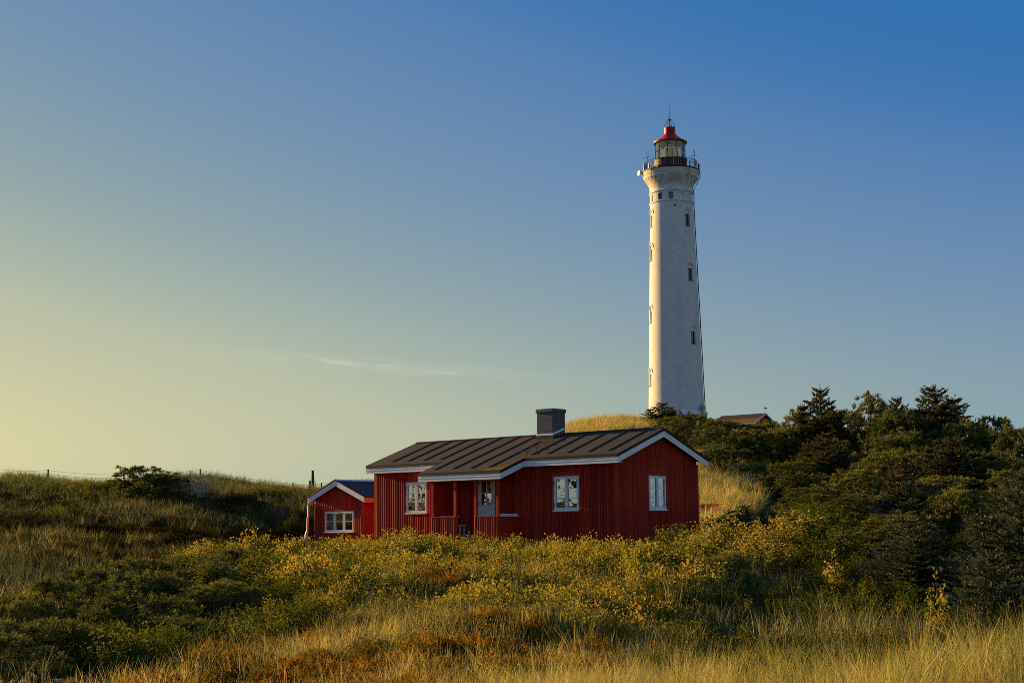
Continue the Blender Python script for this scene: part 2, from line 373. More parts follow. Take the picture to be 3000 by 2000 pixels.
def vnoise(x, y, seed=0):
    """smooth value noise on a unit lattice, vectorised"""
    xi, yi = np.floor(x).astype(np.int64), np.floor(y).astype(np.int64); fx, fy = x-xi, y-yi
    fx, fy = fx*fx*(3-2*fx), fy*fy*(3-2*fy)
    def h(a, b):
        k = (a*374761393 + b*668265263 + seed*974711) & 0xffffffff
        k = ((k ^ (k >> 13))*1274126177) & 0xffffffff
        return ((k ^ (k >> 16)) & 0xffff)/65535.0
    return (h(xi, yi)*(1-fx)+h(xi+1, yi)*fx)*(1-fy)+(h(xi, yi+1)*(1-fx)+h(xi+1, yi+1)*fx)*fy
def height(x, y):
    x, y = np.atleast_1d(np.asarray(x, float)), np.atleast_1d(np.asarray(y, float))
    q = np.stack([x, y], 1)/30.0; z = np.empty(len(x))
    for i in range(0, len(x), 20000):
        d = np.linalg.norm(q[i:i+20000, None]-TX[None], axis=2)
        z[i:i+20000] = np.where(d > 0, d*d*np.log(np.maximum(d, 1e-9)), 0) @ TW[:-3] + TW[-3] + q[i:i+20000] @ TW[-2:]
    r = np.hypot(x-0, y-70)
    far = -1.5 + 1.2*vnoise(x/60, y/60, 3)
    w = np.clip((r-105)/60, 0, 1); w = w*w*(3-2*w)
    # the tower stands far back: keep its dune
    wt = np.clip((np.hypot(x-19.5, y-160)-35)/45, 0, 1); w = np.minimum(w, wt*wt*(3-2*wt))
    z = z*(1-w) + far*w
    hx = (x-HC.x)*EX.x + (y-HC.y)*EX.y; hy = (x-HC.x)*EY.x + (y-HC.y)*EY.y
    near = np.clip(1-np.maximum(np.maximum(-11.6-hx, hx-.2), np.maximum(-.2-hy, hy-5.2))/2.5, 0, 1)
    b = (vnoise(x/3.1, y/3.1, 1)-.5)*.34 + (vnoise(x/1.1, y/1.1, 2)-.5)*.14 + (vnoise(x/7.3, y/7.3, 5)-.5)*.3
    return z + b*(1-near)
def hz(x, y): return float(height(x, y)[0])

def axis_lines(lo, hi, step, far):
    a = list(np.arange(lo, hi+1e-6, step)); s = step
    while a[-1] < far: s *= 1.35; a.append(a[-1]+s)
    s = step
    while a[0] > -far: s *= 1.35; a.insert(0, a[0]-s)
    return np.array(a)
gx = axis_lines(-42, 42, .42, 6000); gy = axis_lines(-2, 135, .42, 6000)
GX, GY = np.meshgrid(gx, gy)
GZ = height(GX.ravel(), GY.ravel())
nx, ny = len(gx), len(gy)
idx = np.arange(nx*ny).reshape(ny, nx)
quads = np.stack([idx[:-1, :-1], idx[:-1, 1:], idx[1:, 1:], idx[1:, :-1]], -1).reshape(-1, 4)
def np_mesh(name, V, Fc, mat, tint=None, smooth=False):
    me = bpy.data.meshes.new(name)
    n, k = Fc.shape
    me.vertices.add(len(V)); me.vertices.foreach_set('co', np.ascontiguousarray(V, np.float32).ravel())
    me.loops.add(n*k); me.loops.foreach_set('vertex_index', np.ascontiguousarray(Fc, np.int32).ravel())
    me.polygons.add(n); me.polygons.foreach_set('loop_start', np.arange(0, n*k, k, dtype=np.int32))
    if smooth: me.polygons.foreach_set('use_smooth', np.ones(n, bool))
    if tint is not None:
        a = me.attributes.new('tint', 'FLOAT', 'POINT'); a.data.foreach_set('value', np.ascontiguousarray(tint, np.float32))
    me.materials.append(mat); me.update(); me.validate()
    return me
def soil_extra(nt, co, col):
    n = N(nt, 'ShaderNodeTexNoise'); n.inputs['Scale'].default_value = .22; n.inputs['Detail'].default_value = 6
    nt.links.new(co.outputs['Object'], n.inputs['Vector'])
    st = N(nt, 'ShaderNodeMapRange'); st.inputs[1].default_value = .45; st.inputs[2].default_value = .6; nt.links.new(n.outputs['Fac'], st.inputs[0])
    mi = N(nt, 'ShaderNodeMix', data_type='RGBA'); nt.links.new(st.outputs[0], mi.inputs['Factor']); nt.links.new(col, mi.inputs['A']); mi.inputs['B'].default_value = (.050, .046, .016, 1)
    return mi.outputs['Result']
SOIL = noise_mat('mossy_soil', (.030, .020, .010), (.085, .052, .022), 2.2, .95, .9, 9, detail=9, spec=.1, extra=soil_extra)
ground = bpy.data.objects.new('ground', np_mesh('ground', np.stack([GX.ravel(), GY.ravel(), GZ], 1), quads, SOIL, smooth=True))
COL.objects.link(ground)
tag(ground, 'mossy sand dunes rolling under grass and bushes', None, None, 'structure')

# ------------------------------------------------------------------ red house
house = empty('wooden_house', HC, -YAW, 'long red board house with white fascias and a felt roof', 'house')
HL, HD, ZE, OF, OB, OG, OGL, TP = 11.386, 4.962, 3.023, .3035, .316, .278, .2125, math.tan(.3388)
RY = HD/2
def roof_z(y):      # top of the roof
    return ZE + (min(y, RY)+OF)*TP - max(0, y-RY)*TP
TH = .085
def wall_top(y): return roof_z(y) - .13
def slot_wall(mb, x0, x1, y, z0, ztop, holes, t, axis='x', brk=()):
    """wall panel of thickness t with rectangular holes; axis x: runs along x at depth y; axis y: runs along y at x = y-arg"""
    cuts = sorted({x0, x1, *brk, *[h[0] for h in holes], *[h[1] for h in holes]})
    cuts = [c for c in cuts if x0 <= c <= x1]
    for a, b in zip(cuts, cuts[1:]):
        m = (a+b)/2; hs = [h for h in holes if h[0] <= m <= h[1]]
        spans = [(z0, None)] if not hs else [(z0, hs[0][2]), (hs[0][3], None)]
        for lo, hi in spans:
            ha = ztop(a) if hi is None else hi; hb = ztop(b) if hi is None else hi
            if axis == 'x': mb.prism([(a, y, lo), (b, y, lo), (b, y, hb), (a, y, ha)], (0, t, 0))
            else: mb.prism([(y, a, lo), (y, b, lo), (y, b, hb), (y, a, ha)], (t, 0, 0))
WZ0, WZ1 = 1.181, 2.352
win_left = (-9.75, -8.647, WZ0, WZ1)
win_right = (-2.634, -1.531, WZ0, WZ1)
win_gable = (1.853, 2.934, WZ0, WZ1)
door_hole = (-6.118, -5.324, .40, 2.42)
G = -.80
top_f = lambda x: 2.86
mb = MB(); slot_wall(mb, -HL, 0, 0, G, top_f, [win_left, win_right, door_hole], .12); mb.build('wall', REDD, house)
mb = MB(); slot_wall(mb, 0.12, HD-.12, -.12, G, lambda y: wall_top(y), [win_gable], .12, 'y', (RY,)); mb.build('wall', REDD, house)
mb = MB(); slot_wall(mb, .12, HD-.12, -HL, G, lambda y: wall_top(y), [], .12, 'y', (RY,)); mb.build('wall', REDD, house)
mb = MB(); slot_wall(mb, -HL, 0, HD-.12, G, top_f, [], .12); mb.build('wall', REDD, house)
MB().box(-HL+.13, -.13, .13, HD-.13, .28, .40).build('floor', INNER, house)
# half-round boards on the outside walls
def half_round(r, n=6):
    m = MB(); pr = [(-r, 0)] + [(-r*math.cos(math.pi*k/n), -r*1.35*math.sin(math.pi*k/n)) for k in range(1, n)] + [(r, 0)]
    m.prism([(x, y, 0) for x, y in pr][::-1], (0, 0, 1)); return m
PL = half_round(.0455).mesh('plank', RED, 50)
def plank(parent, x, y, z0, z1, rz=0, me=None):
    if z1-z0 > .03: inst('plank', me or PL, parent, (x, y, z0), (0, 0, rz), (1, 1, z1-z0))
def plank_wall(parent, a0, a1, pitch, z0, ztop, holes, place):
    n = int(round((a1-a0)/pitch)); p = (a1-a0)/n
    for k in range(n):
        s = a0+p*(k+.5); segs = [(z0, ztop(s))]
        for h in holes:
            if h[0]-.07 < s < h[1]+.07:
                segs = [(z0, h[2]-.07), (h[3]+.07, ztop(s))]
        for lo, hi in segs: place(s, lo, hi)
pf = lambda s, lo, hi: plank(house, s, 0, lo, hi)
plank_wall(house, -HL+.06, -7.14, .118, G, lambda s: 2.80, [win_left], pf)
plank_wall(house, -7.02, -6.22, .118, .40, lambda s: 2.80, [], pf)
plank_wall(house, -5.22, -.05, .118, G, lambda s: 2.80, [win_right], pf)
plank_wall(house, .05, HD-.05, .103, G, lambda s: wall_top(s)-.10, [win_gable], lambda s, lo, hi: plank(house, 0, s, lo, hi, math.pi/2))
# corner boards
MB().box(-.05, .05, -.05, .05, G, 2.8).build('corner_board', RED, house)
MB().box(-HL-.05, -HL+.05, -.05, .05, G, 2.8).build('corner_board', RED, house)
MB().box(-.05, .05, HD-.05, HD+.05, G, 2.8).build('corner_board', RED, house)
MB().box(-HL, 0, .01, HD-.01, G-.35, G-.004).build('footing', CONC, house)

def frame_ring(mb, x0, x1, z0, z1, w, y0, y1):
    mb.box(x0, x1, y0, y1, z0, z0+w); mb.box(x0, x1, y0, y1, z1-w, z1)
    mb.box(x0, x0+w, y0, y1, z0+w, z1-w); mb.box(x1-w, x1, y0, y1, z0+w, z1-w)
def window(parent, w, h, cols, rows, loc, rz, hinge_x=()):
    """frame with casements; local origin at its lower left corner, outside is -y"""
    m = MB(); frame_ring(m, 0, w, 0, h, .042, -.03, .07)
    o = m.build('window', WHITE, parent); o.location = loc; o.rotation_euler = (0, 0, rz)
    cw = (w-.084-.012*(cols-1))/cols
    for c in range(cols):
        x0 = .042+c*(cw+.012)
        m = MB(); frame_ring(m, x0+.003, x0+cw-.003, .046, h-.046, .05, -.044, .03)
        ph = (h-.092-.10)/rows
        for r in range(1, rows): m.box(x0+.053, x0+cw-.053, -.038, .02, .096+ph*r-.014, .096+ph*r+.014)
        m.build('sash', WHITE, o)
        for r in range(rows):
            a, b = .096+ph*r+(.014 if r else 0), .096+ph*(r+1)-(.014 if r < rows-1 else 0)
            t = random.uniform(-.003, .003)
            MB().add([(x0+.051, -.008+t, a), (x0+cw-.051, -.008-t, a), (x0+cw-.051, -.008-t*.6, b), (x0+.051, -.008+t*.8, b)], [(0, 1, 2, 3)]).build('pane', GLASS, o)
    for c in range(1, cols): MB().box(.042+c*(cw+.012)-.012, .042+c*(cw+.012), -.028, .06, .044, h-.044).build('mullion', WHITE, o)
    for x, z in hinge_x: MB().box(x-.012, x+.012, -.056, -.045, z, z+.10).build('hinge', IRON, o)
    MB().box(-.01, w+.01, -.085, -.031, -.028, .012).build('sill', WHITE, o)
    return o
for h in (win_left, win_right):
    window(house, h[1]-h[0], h[3]-h[2], 2, 3, (h[0], .0, h[2]), 0, ((.02, .16), (.02, .9)))
window(house, win_gable[1]-win_gable[0], WZ1-WZ0, 2, 3, (0, win_gable[0], WZ0), math.pi/2, ((1.06, .16), (1.06, .9)))
def casing(parent, x0, x1, z0, z1, loc, rz):
    m = MB(); frame_ring(m, x0-.065, x1+.065, z0-.065, z1+.065, .062, -.055, -.002)
    o = m.build('window_casing', RED, parent); o.location = loc; o.rotation_euler = (0, 0, rz)
casing(house, win_left[0], win_left[1], WZ0, WZ1, (0, 0, 0), 0)
casing(house, win_right[0], win_right[1], WZ0, WZ1, (0, 0, 0), 0)
casing(house, win_gable[0], win_gable[1], WZ0, WZ1, (0, 0, 0), math.pi/2)

# roof: front slope with the porch tongue, back slope
E0, E1, EXT = -3.762, -7.605, 1.563
LX, RX = -HL-OGL, OG
P3 = lambda x, y, dz=0: (x, y, roof_z(y)+dz)
m = MB()
front = [P3(RX, RY), P3(LX, RY), P3(LX, -OF), P3(E1, -OF), P3(E1, -EXT), P3(E0, -EXT), P3(E0, -OF), P3(RX, -OF)]
m.prism(front, (0, 0, -TH)); m.build('roof', FELT, house)
m = MB(); m.prism([P3(RX, RY), P3(RX, HD+OB), P3(LX, HD+OB), P3(LX, RY)], (0, 0, -TH)); back_roof = m.build('roof', FELT, house)
m = MB(); m.tube([(LX-.01, RY, roof_z(RY)+.005), (RX+.01, RY, roof_z(RY)+.005)], .045, 6); m.build('ridge_cap', FELT, house)
def roof_batten(x, y0, y1):
    m = MB(); w = .028
    vsx = [(x-w, y1, roof_z(y1)-.01), (x+w, y1, roof_z(y1)-.01), (x+w, y0, roof_z(y0)-.01), (x-w, y0, roof_z(y0)-.01)]
    m.prism(vsx, (0, 0, .046)); m.build('roof_batten', FELT, house)
for x in (-.31, -1.17, -2.06, -2.94, -3.66): roof_batten(x, .02, RY-.03)
roof_batten(-4.57, -1.22, 1.62)
for x in (-5.4, -6.25, -7.15): roof_batten(x, -1.24, RY-.03)
for x in (-8.0, -8.87, -9.7, -10.55): roof_batten(x, .02, RY-.03)
for x in (-.31, -1.17, -2.06, -2.94, -3.66, -4.57, -5.4, -6.25, -7.15, -8.0, -8.87, -9.7, -10.55):
    w = .028; m = MB(); m.prism([(x-w, RY+.03, roof_z(RY+.03)-.01), (x+w, RY+.03, roof_z(RY+.03)-.01), (x+w, HD+.2, roof_z(HD+.2)-.01), (x-w, HD+.2, roof_z(HD+.2)-.01)], (0, 0, .046)); m.build('roof_batten', FELT, house)
# felt lip along the eaves, black drip edge under it, white fascia boards in two strips
def strip(name, mat, a, b, out, z0, z1, t):
    """board from a to b (x, y on the roof edge), hanging z0..z1 below the roof top, thickness t outwards"""
    A, B = Vector((a[0], a[1], roof_z(a[1]))), Vector((b[0], b[1], roof_z(b[1])))
    o = Vector(out)
    return MB().prism([A+Vector((0, 0, z0)), B+Vector((0, 0, z0)), B+Vector((0, 0, z1)), A+Vector((0, 0, z1))], o*t).build(name, mat, house)
edges = [((LX, -OF), (E1-.03, -OF), (0, -1, 0)), ((E1-.03, -EXT), (E0+.03, -EXT), (0, -1, 0)), ((E0+.033, -OF), (RX+.03, -OF), (0, -1, 0)),
         ((E0, -EXT), (E0, -OF), (1, 0, 0)), ((E1, -OF), (E1, -EXT), (-1, 0, 0)),
         ((RX, -OF), (RX, RY), (1, 0, 0)), ((RX, RY), (RX, HD+OB+.02), (1, 0, 0)),
         ((LX, -OF), (LX, RY), (-1, 0, 0)), ((LX, RY), (LX, HD+OB+.02), (-1, 0, 0))]
for a, b, out in edges:
    strip('drip_edge', DRIP, a, b, out, -TH-.012, .004, .045)
    strip('fascia_board', WHITE, a, b, out, -.20, -TH-.015, .030)
    strip('fascia_board', WHITE, a, b, out, -.305, -.192, .020)
MB().prism([P3(LX+.02, -OF+.0, -.30), P3(E1-.03, -OF+.0, -.30), (E1-.03, -.01, ZE-.28), (LX+.02, -.01, ZE-.28)], (0, 0, .02)).build('soffit', WHITE, house)
MB().prism([P3(E0+.04, -OF, -.30), P3(RX, -OF, -.30), (RX, -.01, ZE-.28), (E0+.04, -.01, ZE-.28)], (0, 0, .02)).build('soffit', WHITE, house)
MB().prism([P3(.03, HD+OB, -.16), P3(.03, RY, -.16), P3(RX, RY, -.16), P3(RX, HD+OB, -.16)], (0, 0, .03)).build('soffit', REDD, house)
# chimney
chim = MB(); cx0, cx1, cy0, cy1 = -5.0, -4.25, 2.0, 2.75
chim.box(cx0, cx1, cy0, cy1, 3.5, 4.80); chim = chim.build('chimney', CONC, house, bevel=.012)
MB().box(cx0-.035, cx1+.035, cy0-.035, cy1+.035, 4.80, 4.945).build('chimney_cap', CONC, chim, bevel=.02)
m = MB(); m.prism([(cx0-.02, cy0-.02, 3.955), (cx1+.02, cy0-.02, 3.955), (cx1+.02, cy0-.02, 4.025), (cx0-.02, cy0-.02, 4.025)], (0, .018, 0))
m.prism([(cx1+.001, cy0, 3.955), (cx1+.001, cy1, 3.955+.75*TP), (cx1+.001, cy1, 4.025+.75*TP), (cx1+.001, cy0, 4.025)], (.022, 0, 0)); m.build('chimney_flashing', WHITE, chim)
m = MB(); m.prism([(cx0-.05, cy0-.06, roof_z(cy0)-.02), (cx1+.05, cy0-.06, roof_z(cy0)-.02), (cx1+.04, cy0-.004, 3.953), (cx0-.04, cy0-.004, 3.953)], (0, .06, 0)); m.build('chimney_upstand', FELT, chim)
# iron roof steps
for y in (.12, .62, 1.12, 1.60, 2.10):
    z = roof_z(y); x = -4.0 if y < 2 else -4.06; m = MB()
    for s in (-.14, .14): m.tube([(x+s, y-.05, z-.01), (x+s, y-.09, z+.10), (x+s, y+.07, z+.12)], .011, 5)
    m.box(x-.15, x+.15, y-.10, y-.075, z+.085, z+.11); m.box(x-.15, x+.15, y+.055, y+.08, z+.105, z+.125); m.build('roof_step', IRON, house)

# porch
PY = -1.40
MB().box(-7.10, -3.98, PY+.03, -.01, .26, .395).build('porch_floor', GREY, house)
for x in (-7.06, -5.98, -5.02, -4.0):
    MB().box(x-.05, x+.05, PY-.05, PY+.05, G, roof_z(PY)-.10).build('porch_post', RED, house)
MB().box(-7.115, -7.075, PY+.06, -.004, G, 2.55).build('porch_side_wall', REDD, house)
for a, b in ((-7.14, -5.93), (-5.07, -3.95)):
    MB().box(a+.02, b-.02, PY-.02, PY+.02, G, .985).build('porch_panel', REDD, house)
    plank_wall(house, a+.02, b-.02, .105, G, lambda s: .98, [], lambda s, lo, hi: plank(house, s, PY-.02, lo, hi))
    MB().box(a, b, PY-.085, PY+.06, .985, 1.015).build('rail_cap', RED, house)
MB().box(-3.985, -3.955, PY+.06, -.06, G, .985).build('porch_panel', REDD, house)
m = MB(); m.box(-3.955, -3.925, -1.38, -.40, 1.005, 1.045); m.box(-3.953, -3.930, -1.36, -.42, 1.055, 1.095); m.box(-3.957, -3.915, -.60, -.55, .99, 1.10); m.build('handrail', WHITE, house)
m = MB(); m.box(-7.05, -6.95, -1.05, -.13, 1.0, 1.05); m.box(-7.05, -7.02, -1.05, -.13, .95, 1.0); m.build('handrail', WHITE, house)
# door
m = MB(); frame_ring(m, -6.118, -5.324, .40, 2.42, .045, -.055, .08); door = m.build('door', WHITE, house)
dx0, dx1 = -6.07, -5.372
m = MB(); z0, z1 = .45, 2.372; gy0, gy1 = 1.428, 2.285; gx0, gx1 = -5.961, -5.480
m.box(dx0, dx1, -.045, .0, z0, .56); m.box(dx0, dx1, -.045, 0, gy1, z1); m.box(dx0, gx0, -.045, 0, .56, gy1); m.box(gx1, dx1, -.045, 0, .56, gy1)
m.box(gx0, gx1, -.045, 0, 1.18, gy1-(gy1-gy0)); m.box(gx0, gx1, -.03, -.01, .56, 1.18)
m.box((gx0+gx1)/2-.018, (gx0+gx1)/2+.018, -.04, -.005, gy0, gy1); zc = (gy0+gy1)/2
m.box(gx0, (gx0+gx1)/2-.019, -.04, -.005, zc-.018, zc+.018); m.box((gx0+gx1)/2+.019, gx1, -.04, -.005, zc-.018, zc+.018)
m.build('door_leaf', WHITE, door, bevel=.004)
m = MB(); m.box(dx0, dx1, -.055, -.046, 1.23, 1.27); m.box(gx0+.05, gx1-.05, -.04, -.031, .62, 1.10); m.build('door_moulding', WHITE, door)
for i in range(2):
    for k in range(2):
        xa = gx0 if i == 0 else (gx0+gx1)/2+.018; xb = (gx0+gx1)/2-.018 if i == 0 else gx1
        za = gy0 if k == 0 else zc+.018; zb = zc-.018 if k == 0 else gy1
        t = random.uniform(-.004, .004)
        MB().add([(xa, -.02+t, za), (xb, -.02-t, za), (xb, -.02-t, zb), (xa, -.02+t*.5, zb)], [(0, 1, 2, 3)]).build('pane', GLASS, door)
m = MB(); m.tube([(-5.43, -.045, 1.58), (-5.43, -.085, 1.58), (-5.55, -.09, 1.585)], .012, 6); m.box(-5.445, -5.415, -.052, -.044, 1.54, 1.64); m.build('door_handle', IRON, door)
MB().lathe([(.0, 0), (.02, 0), (.02, .012), (0, .012)], 10).build('door_lock', IRON, door).matrix_basis = Matrix.Translation((-5.43, -.045, 1.76)) @ Matrix.Rotation(rad(90), 4, 'X')
for z in (.6, 1.4, 2.15): MB().box(-6.085, -6.065, -.062, -.045, z, z+.13).build('hinge', IRON, door)
# things by the door and behind the panes
MW = Matrix.Translation(HC) @ Matrix.Rotation(-YAW, 4, 'Z')
t = empty('stool', MW @ Vector((-6.45, -.75, .395)), -YAW, 'low white wooden stool standing in the porch opening', 'stool')
MB().box(-.24, .24, -.16, .16, .295, .325).build('seat', WHITE, t)
for sx in (-1, 1):
    for sy in (-1, 1): MB().box(sx*.18-.02, sx*.18+.02, sy*.11-.02, sy*.11+.02, 0, .294).build('leg', WHITE, t)
def curtain(x, y, z, w, h, rz, label):
    m = MB(); n = 14
    pts = [(w*i/n, .02*math.sin(i*2.1)) for i in range(n+1)]
    vsl = [(a, b, 0) for a, b in pts] + [(a*.92, b, h) for a, b in pts] + [(a, b+.006, 0) for a, b in pts] + [(a*.92, b+.006, h) for a, b in pts]; k = n+1
    fs = []
    for i in range(n): fs += [(i, i+1, k+i+1, k+i), (2*k+i+1, 2*k+i, 3*k+i, 3*k+i+1)]
    m.add(vsl, fs); o = m.build('curtain', CURT, None, smooth=60)
    o.matrix_world = MW @ Matrix.Translation((x, y, z)) @ Matrix.Rotation(rz, 4, 'Z'); tag(o, label, 'curtain', 'curtains behind the window panes')
curtain(-9.70, .22, 1.15, .18, 1.25, 0, 'pale curtain at the hinge side of the window left of the porch')
curtain(-2.58, .22, 1.15, .20, 1.25, 0, 'pale curtain in the front window right of the porch')
curtain(-.22, 2.68, 1.15, .22, 1.25, rad(90), 'pale curtain in the gable window of the long house')

# ------------------------------------------------------------------ small hut behind the left end
SC = MW @ Vector((-15.15, 2.97, 0))
hut = empty('garden_hut', SC, -YAW, 'small red gabled hut with a three-part white window', 'hut')
SW, SD, SG = 2.95, 3.3, -.95
ap = -SW/2
def stop(x): return 2.684 - abs(x-ap)*(2.684-1.955)/1.76       # top of roof sheets over the gable
swin = (-2.31, -.51, .503, 1.386)
SGAP = .11
swall = lambda x: stop(x)-SGAP
m = MB(); slot_wall(m, -SW, 0, 0, SG, swall, [swin], .08, 'x', (ap,)); m.build('wall', REDD, hut)
m = MB(); slot_wall(m, -SW, 0, SD-.08, SG, swall, [], .08, 'x', (ap,)); m.build('wall', REDD, hut)
for x in (-.08, -SW): MB().box(x, x+.08, .08, SD-.08, SG, swall(0)-.03).build('wall', REDD, hut)
MB().box(-SW+.09, -.09, .09, SD-.09, -.05, .0).build('floor', INNER, hut)
plank_wall(hut, -SW+.03, -.03, .113, SG, lambda s: swall(s)-.03, [swin], lambda s, lo, hi: plank(hut, s, 0, lo, hi))
for x in (-SW, 0): MB().box(x-.035, x+.035, -.04, .03, SG, swall(0)-.02).build('corner_board', RED, hut)
window(hut, swin[1]-swin[0], swin[3]-swin[2], 3, 2, (swin[0], 0, swin[2]), 0, ((.61, .12), (.61, .68)))
casing(hut, swin[0], swin[1], swin[2], swin[3], (0, 0, 0), 0)
for sgn in (-1, 1):
    m = MB(); n = 40; x0, x1 = ap, ap+sgn*1.79; zt0, zt1 = stop(x0), stop(x1)
    vsl, fs = [], []
    for i in range(n*2+1):
        y = -.20+(SD+.4)*i/(n*2); w = .018*math.cos(math.pi*i)
        for x, z in ((x0, zt0), (x1, zt1)): vsl += [(x, y, z+w), (x, y, z+w-.02)]
    for i in range(n*2):
        a = i*4; b = a+4
        fs += [(a, a+2, b+2, b), (a+1, b+1, b+3, a+3), (a+2, a+3, b+3, b+2)]
    m.add(vsl, fs); o = m.build('roof', SHEET, hut)
m = MB(); m.prism([(ap-.16, -.21, stop(ap)-.03), (ap, -.21, stop(ap)+.045), (ap+.16, -.21, stop(ap)-.03), (ap, -.21, stop(ap)+.02)], (0, SD+.42, 0)); m.build('ridge_cap', STEEL, hut)
for sgn in (-1, 1):
    xe = ap+sgn*1.74
    for z0, z1, t in ((-.135, -.022, .026), (-.245, -.132, .018)):
        m = MB(); m.prism([(ap, -.19, stop(ap)+z0), (xe, -.19, stop(xe)+z0), (xe, -.19, stop(xe)+z1), (ap, -.19, stop(ap)+z1)], (0, -t, 0)); m.build('barge_board', WHITE, hut)
xe = ap+1.74
MB().box(xe-.03, xe, -.16, SD+.15, stop(xe)-.135, stop(xe)-.03).build('eave_board', BARE, hut)
MB().box(xe-.04, xe-.012, -.16, SD+.15, stop(xe)-.245, stop(xe)-.138).build('eave_board', BARE, hut)
xe = ap-1.74
MB().box(xe+.02, -SW-.02, -.17, SD, stop(xe)-.262, stop(xe)-.245).build('eave_board', BARE, hut)
m = MB(); m.prism([(ap, -.235, stop(ap)+.028), (xe-.05, -.235, stop(xe)+.0), (xe-.05, -.235, stop(xe)+.02), (ap, -.235, stop(ap)+.048)], (0, .06, 0)); m.build('roof_edge', BARE, hut)
m = MB(); m.tube([(-3.27, -.1, 1.68), (-3.27, -.1, 1.25), (-3.31, -.1, 1.1), (-3.33, -.1, .55)], .045, 7); m.tube([(-3.33, -.1, .56), (-3.38, -.1, .42), (-3.40, -.1, .0), (-3.42, -.1, -.9)], [.05, .075, .075, .06], 7); m.build('downpipe', STEEL, hut, smooth=40)
o = MB()
curt = [(-2.2, .15), (-1.52, .09)]
curtain(-15.15-2.18, 2.97+.16, .47, .16, .95, 0, 'white curtain drawn aside in the left pane of the hut window')

# low red board fence right of the house
bf = empty('board_fence', (7.55, 60.0, hz(7.9, 59.5)), -.75, 'low dark red board fence at the right end of the long house', 'fence')
fz = .92-bf.location.z
for k in range(12): MB().box(k*.115, k*.115+.105, -.012, .012, -.2, fz-.02).build('plank', RED, bf)
MB().box(-.03, 1.45, -.035, .035, fz-.018, fz+.04).build('fence_cap', RED, bf)
MB().box(-.06, 0.0-.004, -.03, .03, -.3, fz+.05).build('fence_post', STEEL, bf)
for z in (.15, fz-.15): MB().box(.0, 1.40, .014, .05, z, z+.07).build('fence_rail', REDD, bf)

# ------------------------------------------------------------------ cabin on the dune behind
CB = MW @ Vector((-47.85, 92.96, 10.0))
cab = empty('wooden_cabin', CB, -YAW, 'distant dark red cabin roof beside the lighthouse with a weathervane', 'cabin')
def cz(y): return 2.40-abs(y)*.485
m = MB(); slot_wall(m, -1.95, 1.95, -.10, -1.2, lambda y: cz(y)-.12, [], .10, 'y', (0,)); m.build('wall', REDD, cab)
m = MB(); slot_wall(m, -1.95, 1.95, -4.95, -1.2, lambda y: cz(y)-.12, [], .10, 'y', (0,)); m.build('wall', REDD, cab)
for y in (-1.95, 1.87): MB().box(-4.85, -.10, y, y+.08, -1.2, cz(1.95)-.12).build('wall', REDD, cab)
for k in range(12): MB().box(-4.9, -.02, -1.975, -1.952, -.35+k*.155, -.35+k*.155+.13).build('plank', RED, cab)
for k in range(18):
    y = -1.85+k*.218; MB().box(.002, .03, y-.085, y+.085, -.6, cz(y)-.17).build('plank', RED, cab)
for s in (-1, 1):
    MB().prism([(.28, 0, cz(0)), (.28, s*2.25, cz(2.25)), (-5.15, s*2.25, cz(2.25)), (-5.15, 0, cz(0))], (0, 0, -.10)).build('roof', FELT, cab)
    MB().prism([(.285, 0, cz(0)+.01), (.285, s*2.27, cz(2.27)+.01), (.285, s*2.27, cz(2.27)-.17), (.285, 0, cz(0)-.17)], (.03, 0, 0)).build('barge_board', STEEL, cab)
    MB().box(-5.15, .28, s*2.25-.012+s*.014, s*2.25+.012+s*.014, cz(2.25)-.15, cz(2.25)-.01).build('eave_board', STEEL, cab)
m = MB(); m.tube([(.2, 0, 2.38), (.2, 0, 3.0)], .025, 6); vane = m.build('weathervane', IRON, cab)
m = MB(); m.prism([(0, -.22, 2.87), (0, .42, 2.84), (0, .38, 2.95), (0, .44, 3.06), (0, .10, 3.0), (0, 0.02, 2.96), (0, -.12, 3.02), (0, -.24, 2.97)], (.02, 0, 0)); m.build('vane_blade', BARE, vane).location = (.19, 0, 0)

# ------------------------------------------------------------------ lighthouse
TC = Vector((19.55, 170.0, 0))
Z0 = 11.6
light = empty('lighthouse', (TC.x, TC.y, Z0), 0, 'tall white round lighthouse with a red lantern roof', 'lighthouse')
TOC = math.atan2(-TC.y, -TC.x)              # bearing from the tower to the camera
def dirv(deg):
    """outward unit vector at deg to the right of the bearing towards the viewer"""
    w = TOC + rad(deg); return Vector((math.cos(w), math.sin(w), 0))
zz = lambda z: z - Z0
def shaft_r(z): return 3.31 + (2.59-3.31)*(z-13.55)/(39.0-13.55)
prof = [(0.0, zz(11.0)), (3.62, zz(11.0)), (3.62, zz(13.2)), (3.45, zz(13.55))]
prof += [(shaft_r(z), zz(z)) for z in np.linspace(13.7, 38.8, 24)]
prof += [(2.66, zz(38.86)), (2.68, zz(38.98)), (2.60, zz(39.04)), (2.585, zz(39.9)), (2.585, zz(40.06)), (2.69, zz(40.12)), (2.70, zz(40.28)), (2.60, zz(40.36))]
n = 13
for k in range(n):                                                # corbelled courses of the flare
    t0, t1 = k/n, (k+1)/n
    r = 2.60+.66*(t1**1.7); za, zb = 40.70+1.32*t0, 40.70+1.32*t1
    prof += [(r, zz(za)), (r+.012, zz(zb-.022)), (r-.03, zz(zb-.018)), (r-.03, zz(zb))]
prof += [(3.30, zz(42.03)), (3.34, zz(42.26)), (3.30, zz(42.28)), (3.30, zz(42.31)), (3.39, zz(42.34)), (3.41, zz(42.52)), (3.37, zz(42.54)), (3.37, zz(42.57)), (3.44, zz(42.60)), (3.46, zz(42.78)), (0, zz(42.78))]
m = MB(); m.lathe([p for p in prof], 128)
shaft = m.build('tower_shaft', LIME, light, smooth=30)
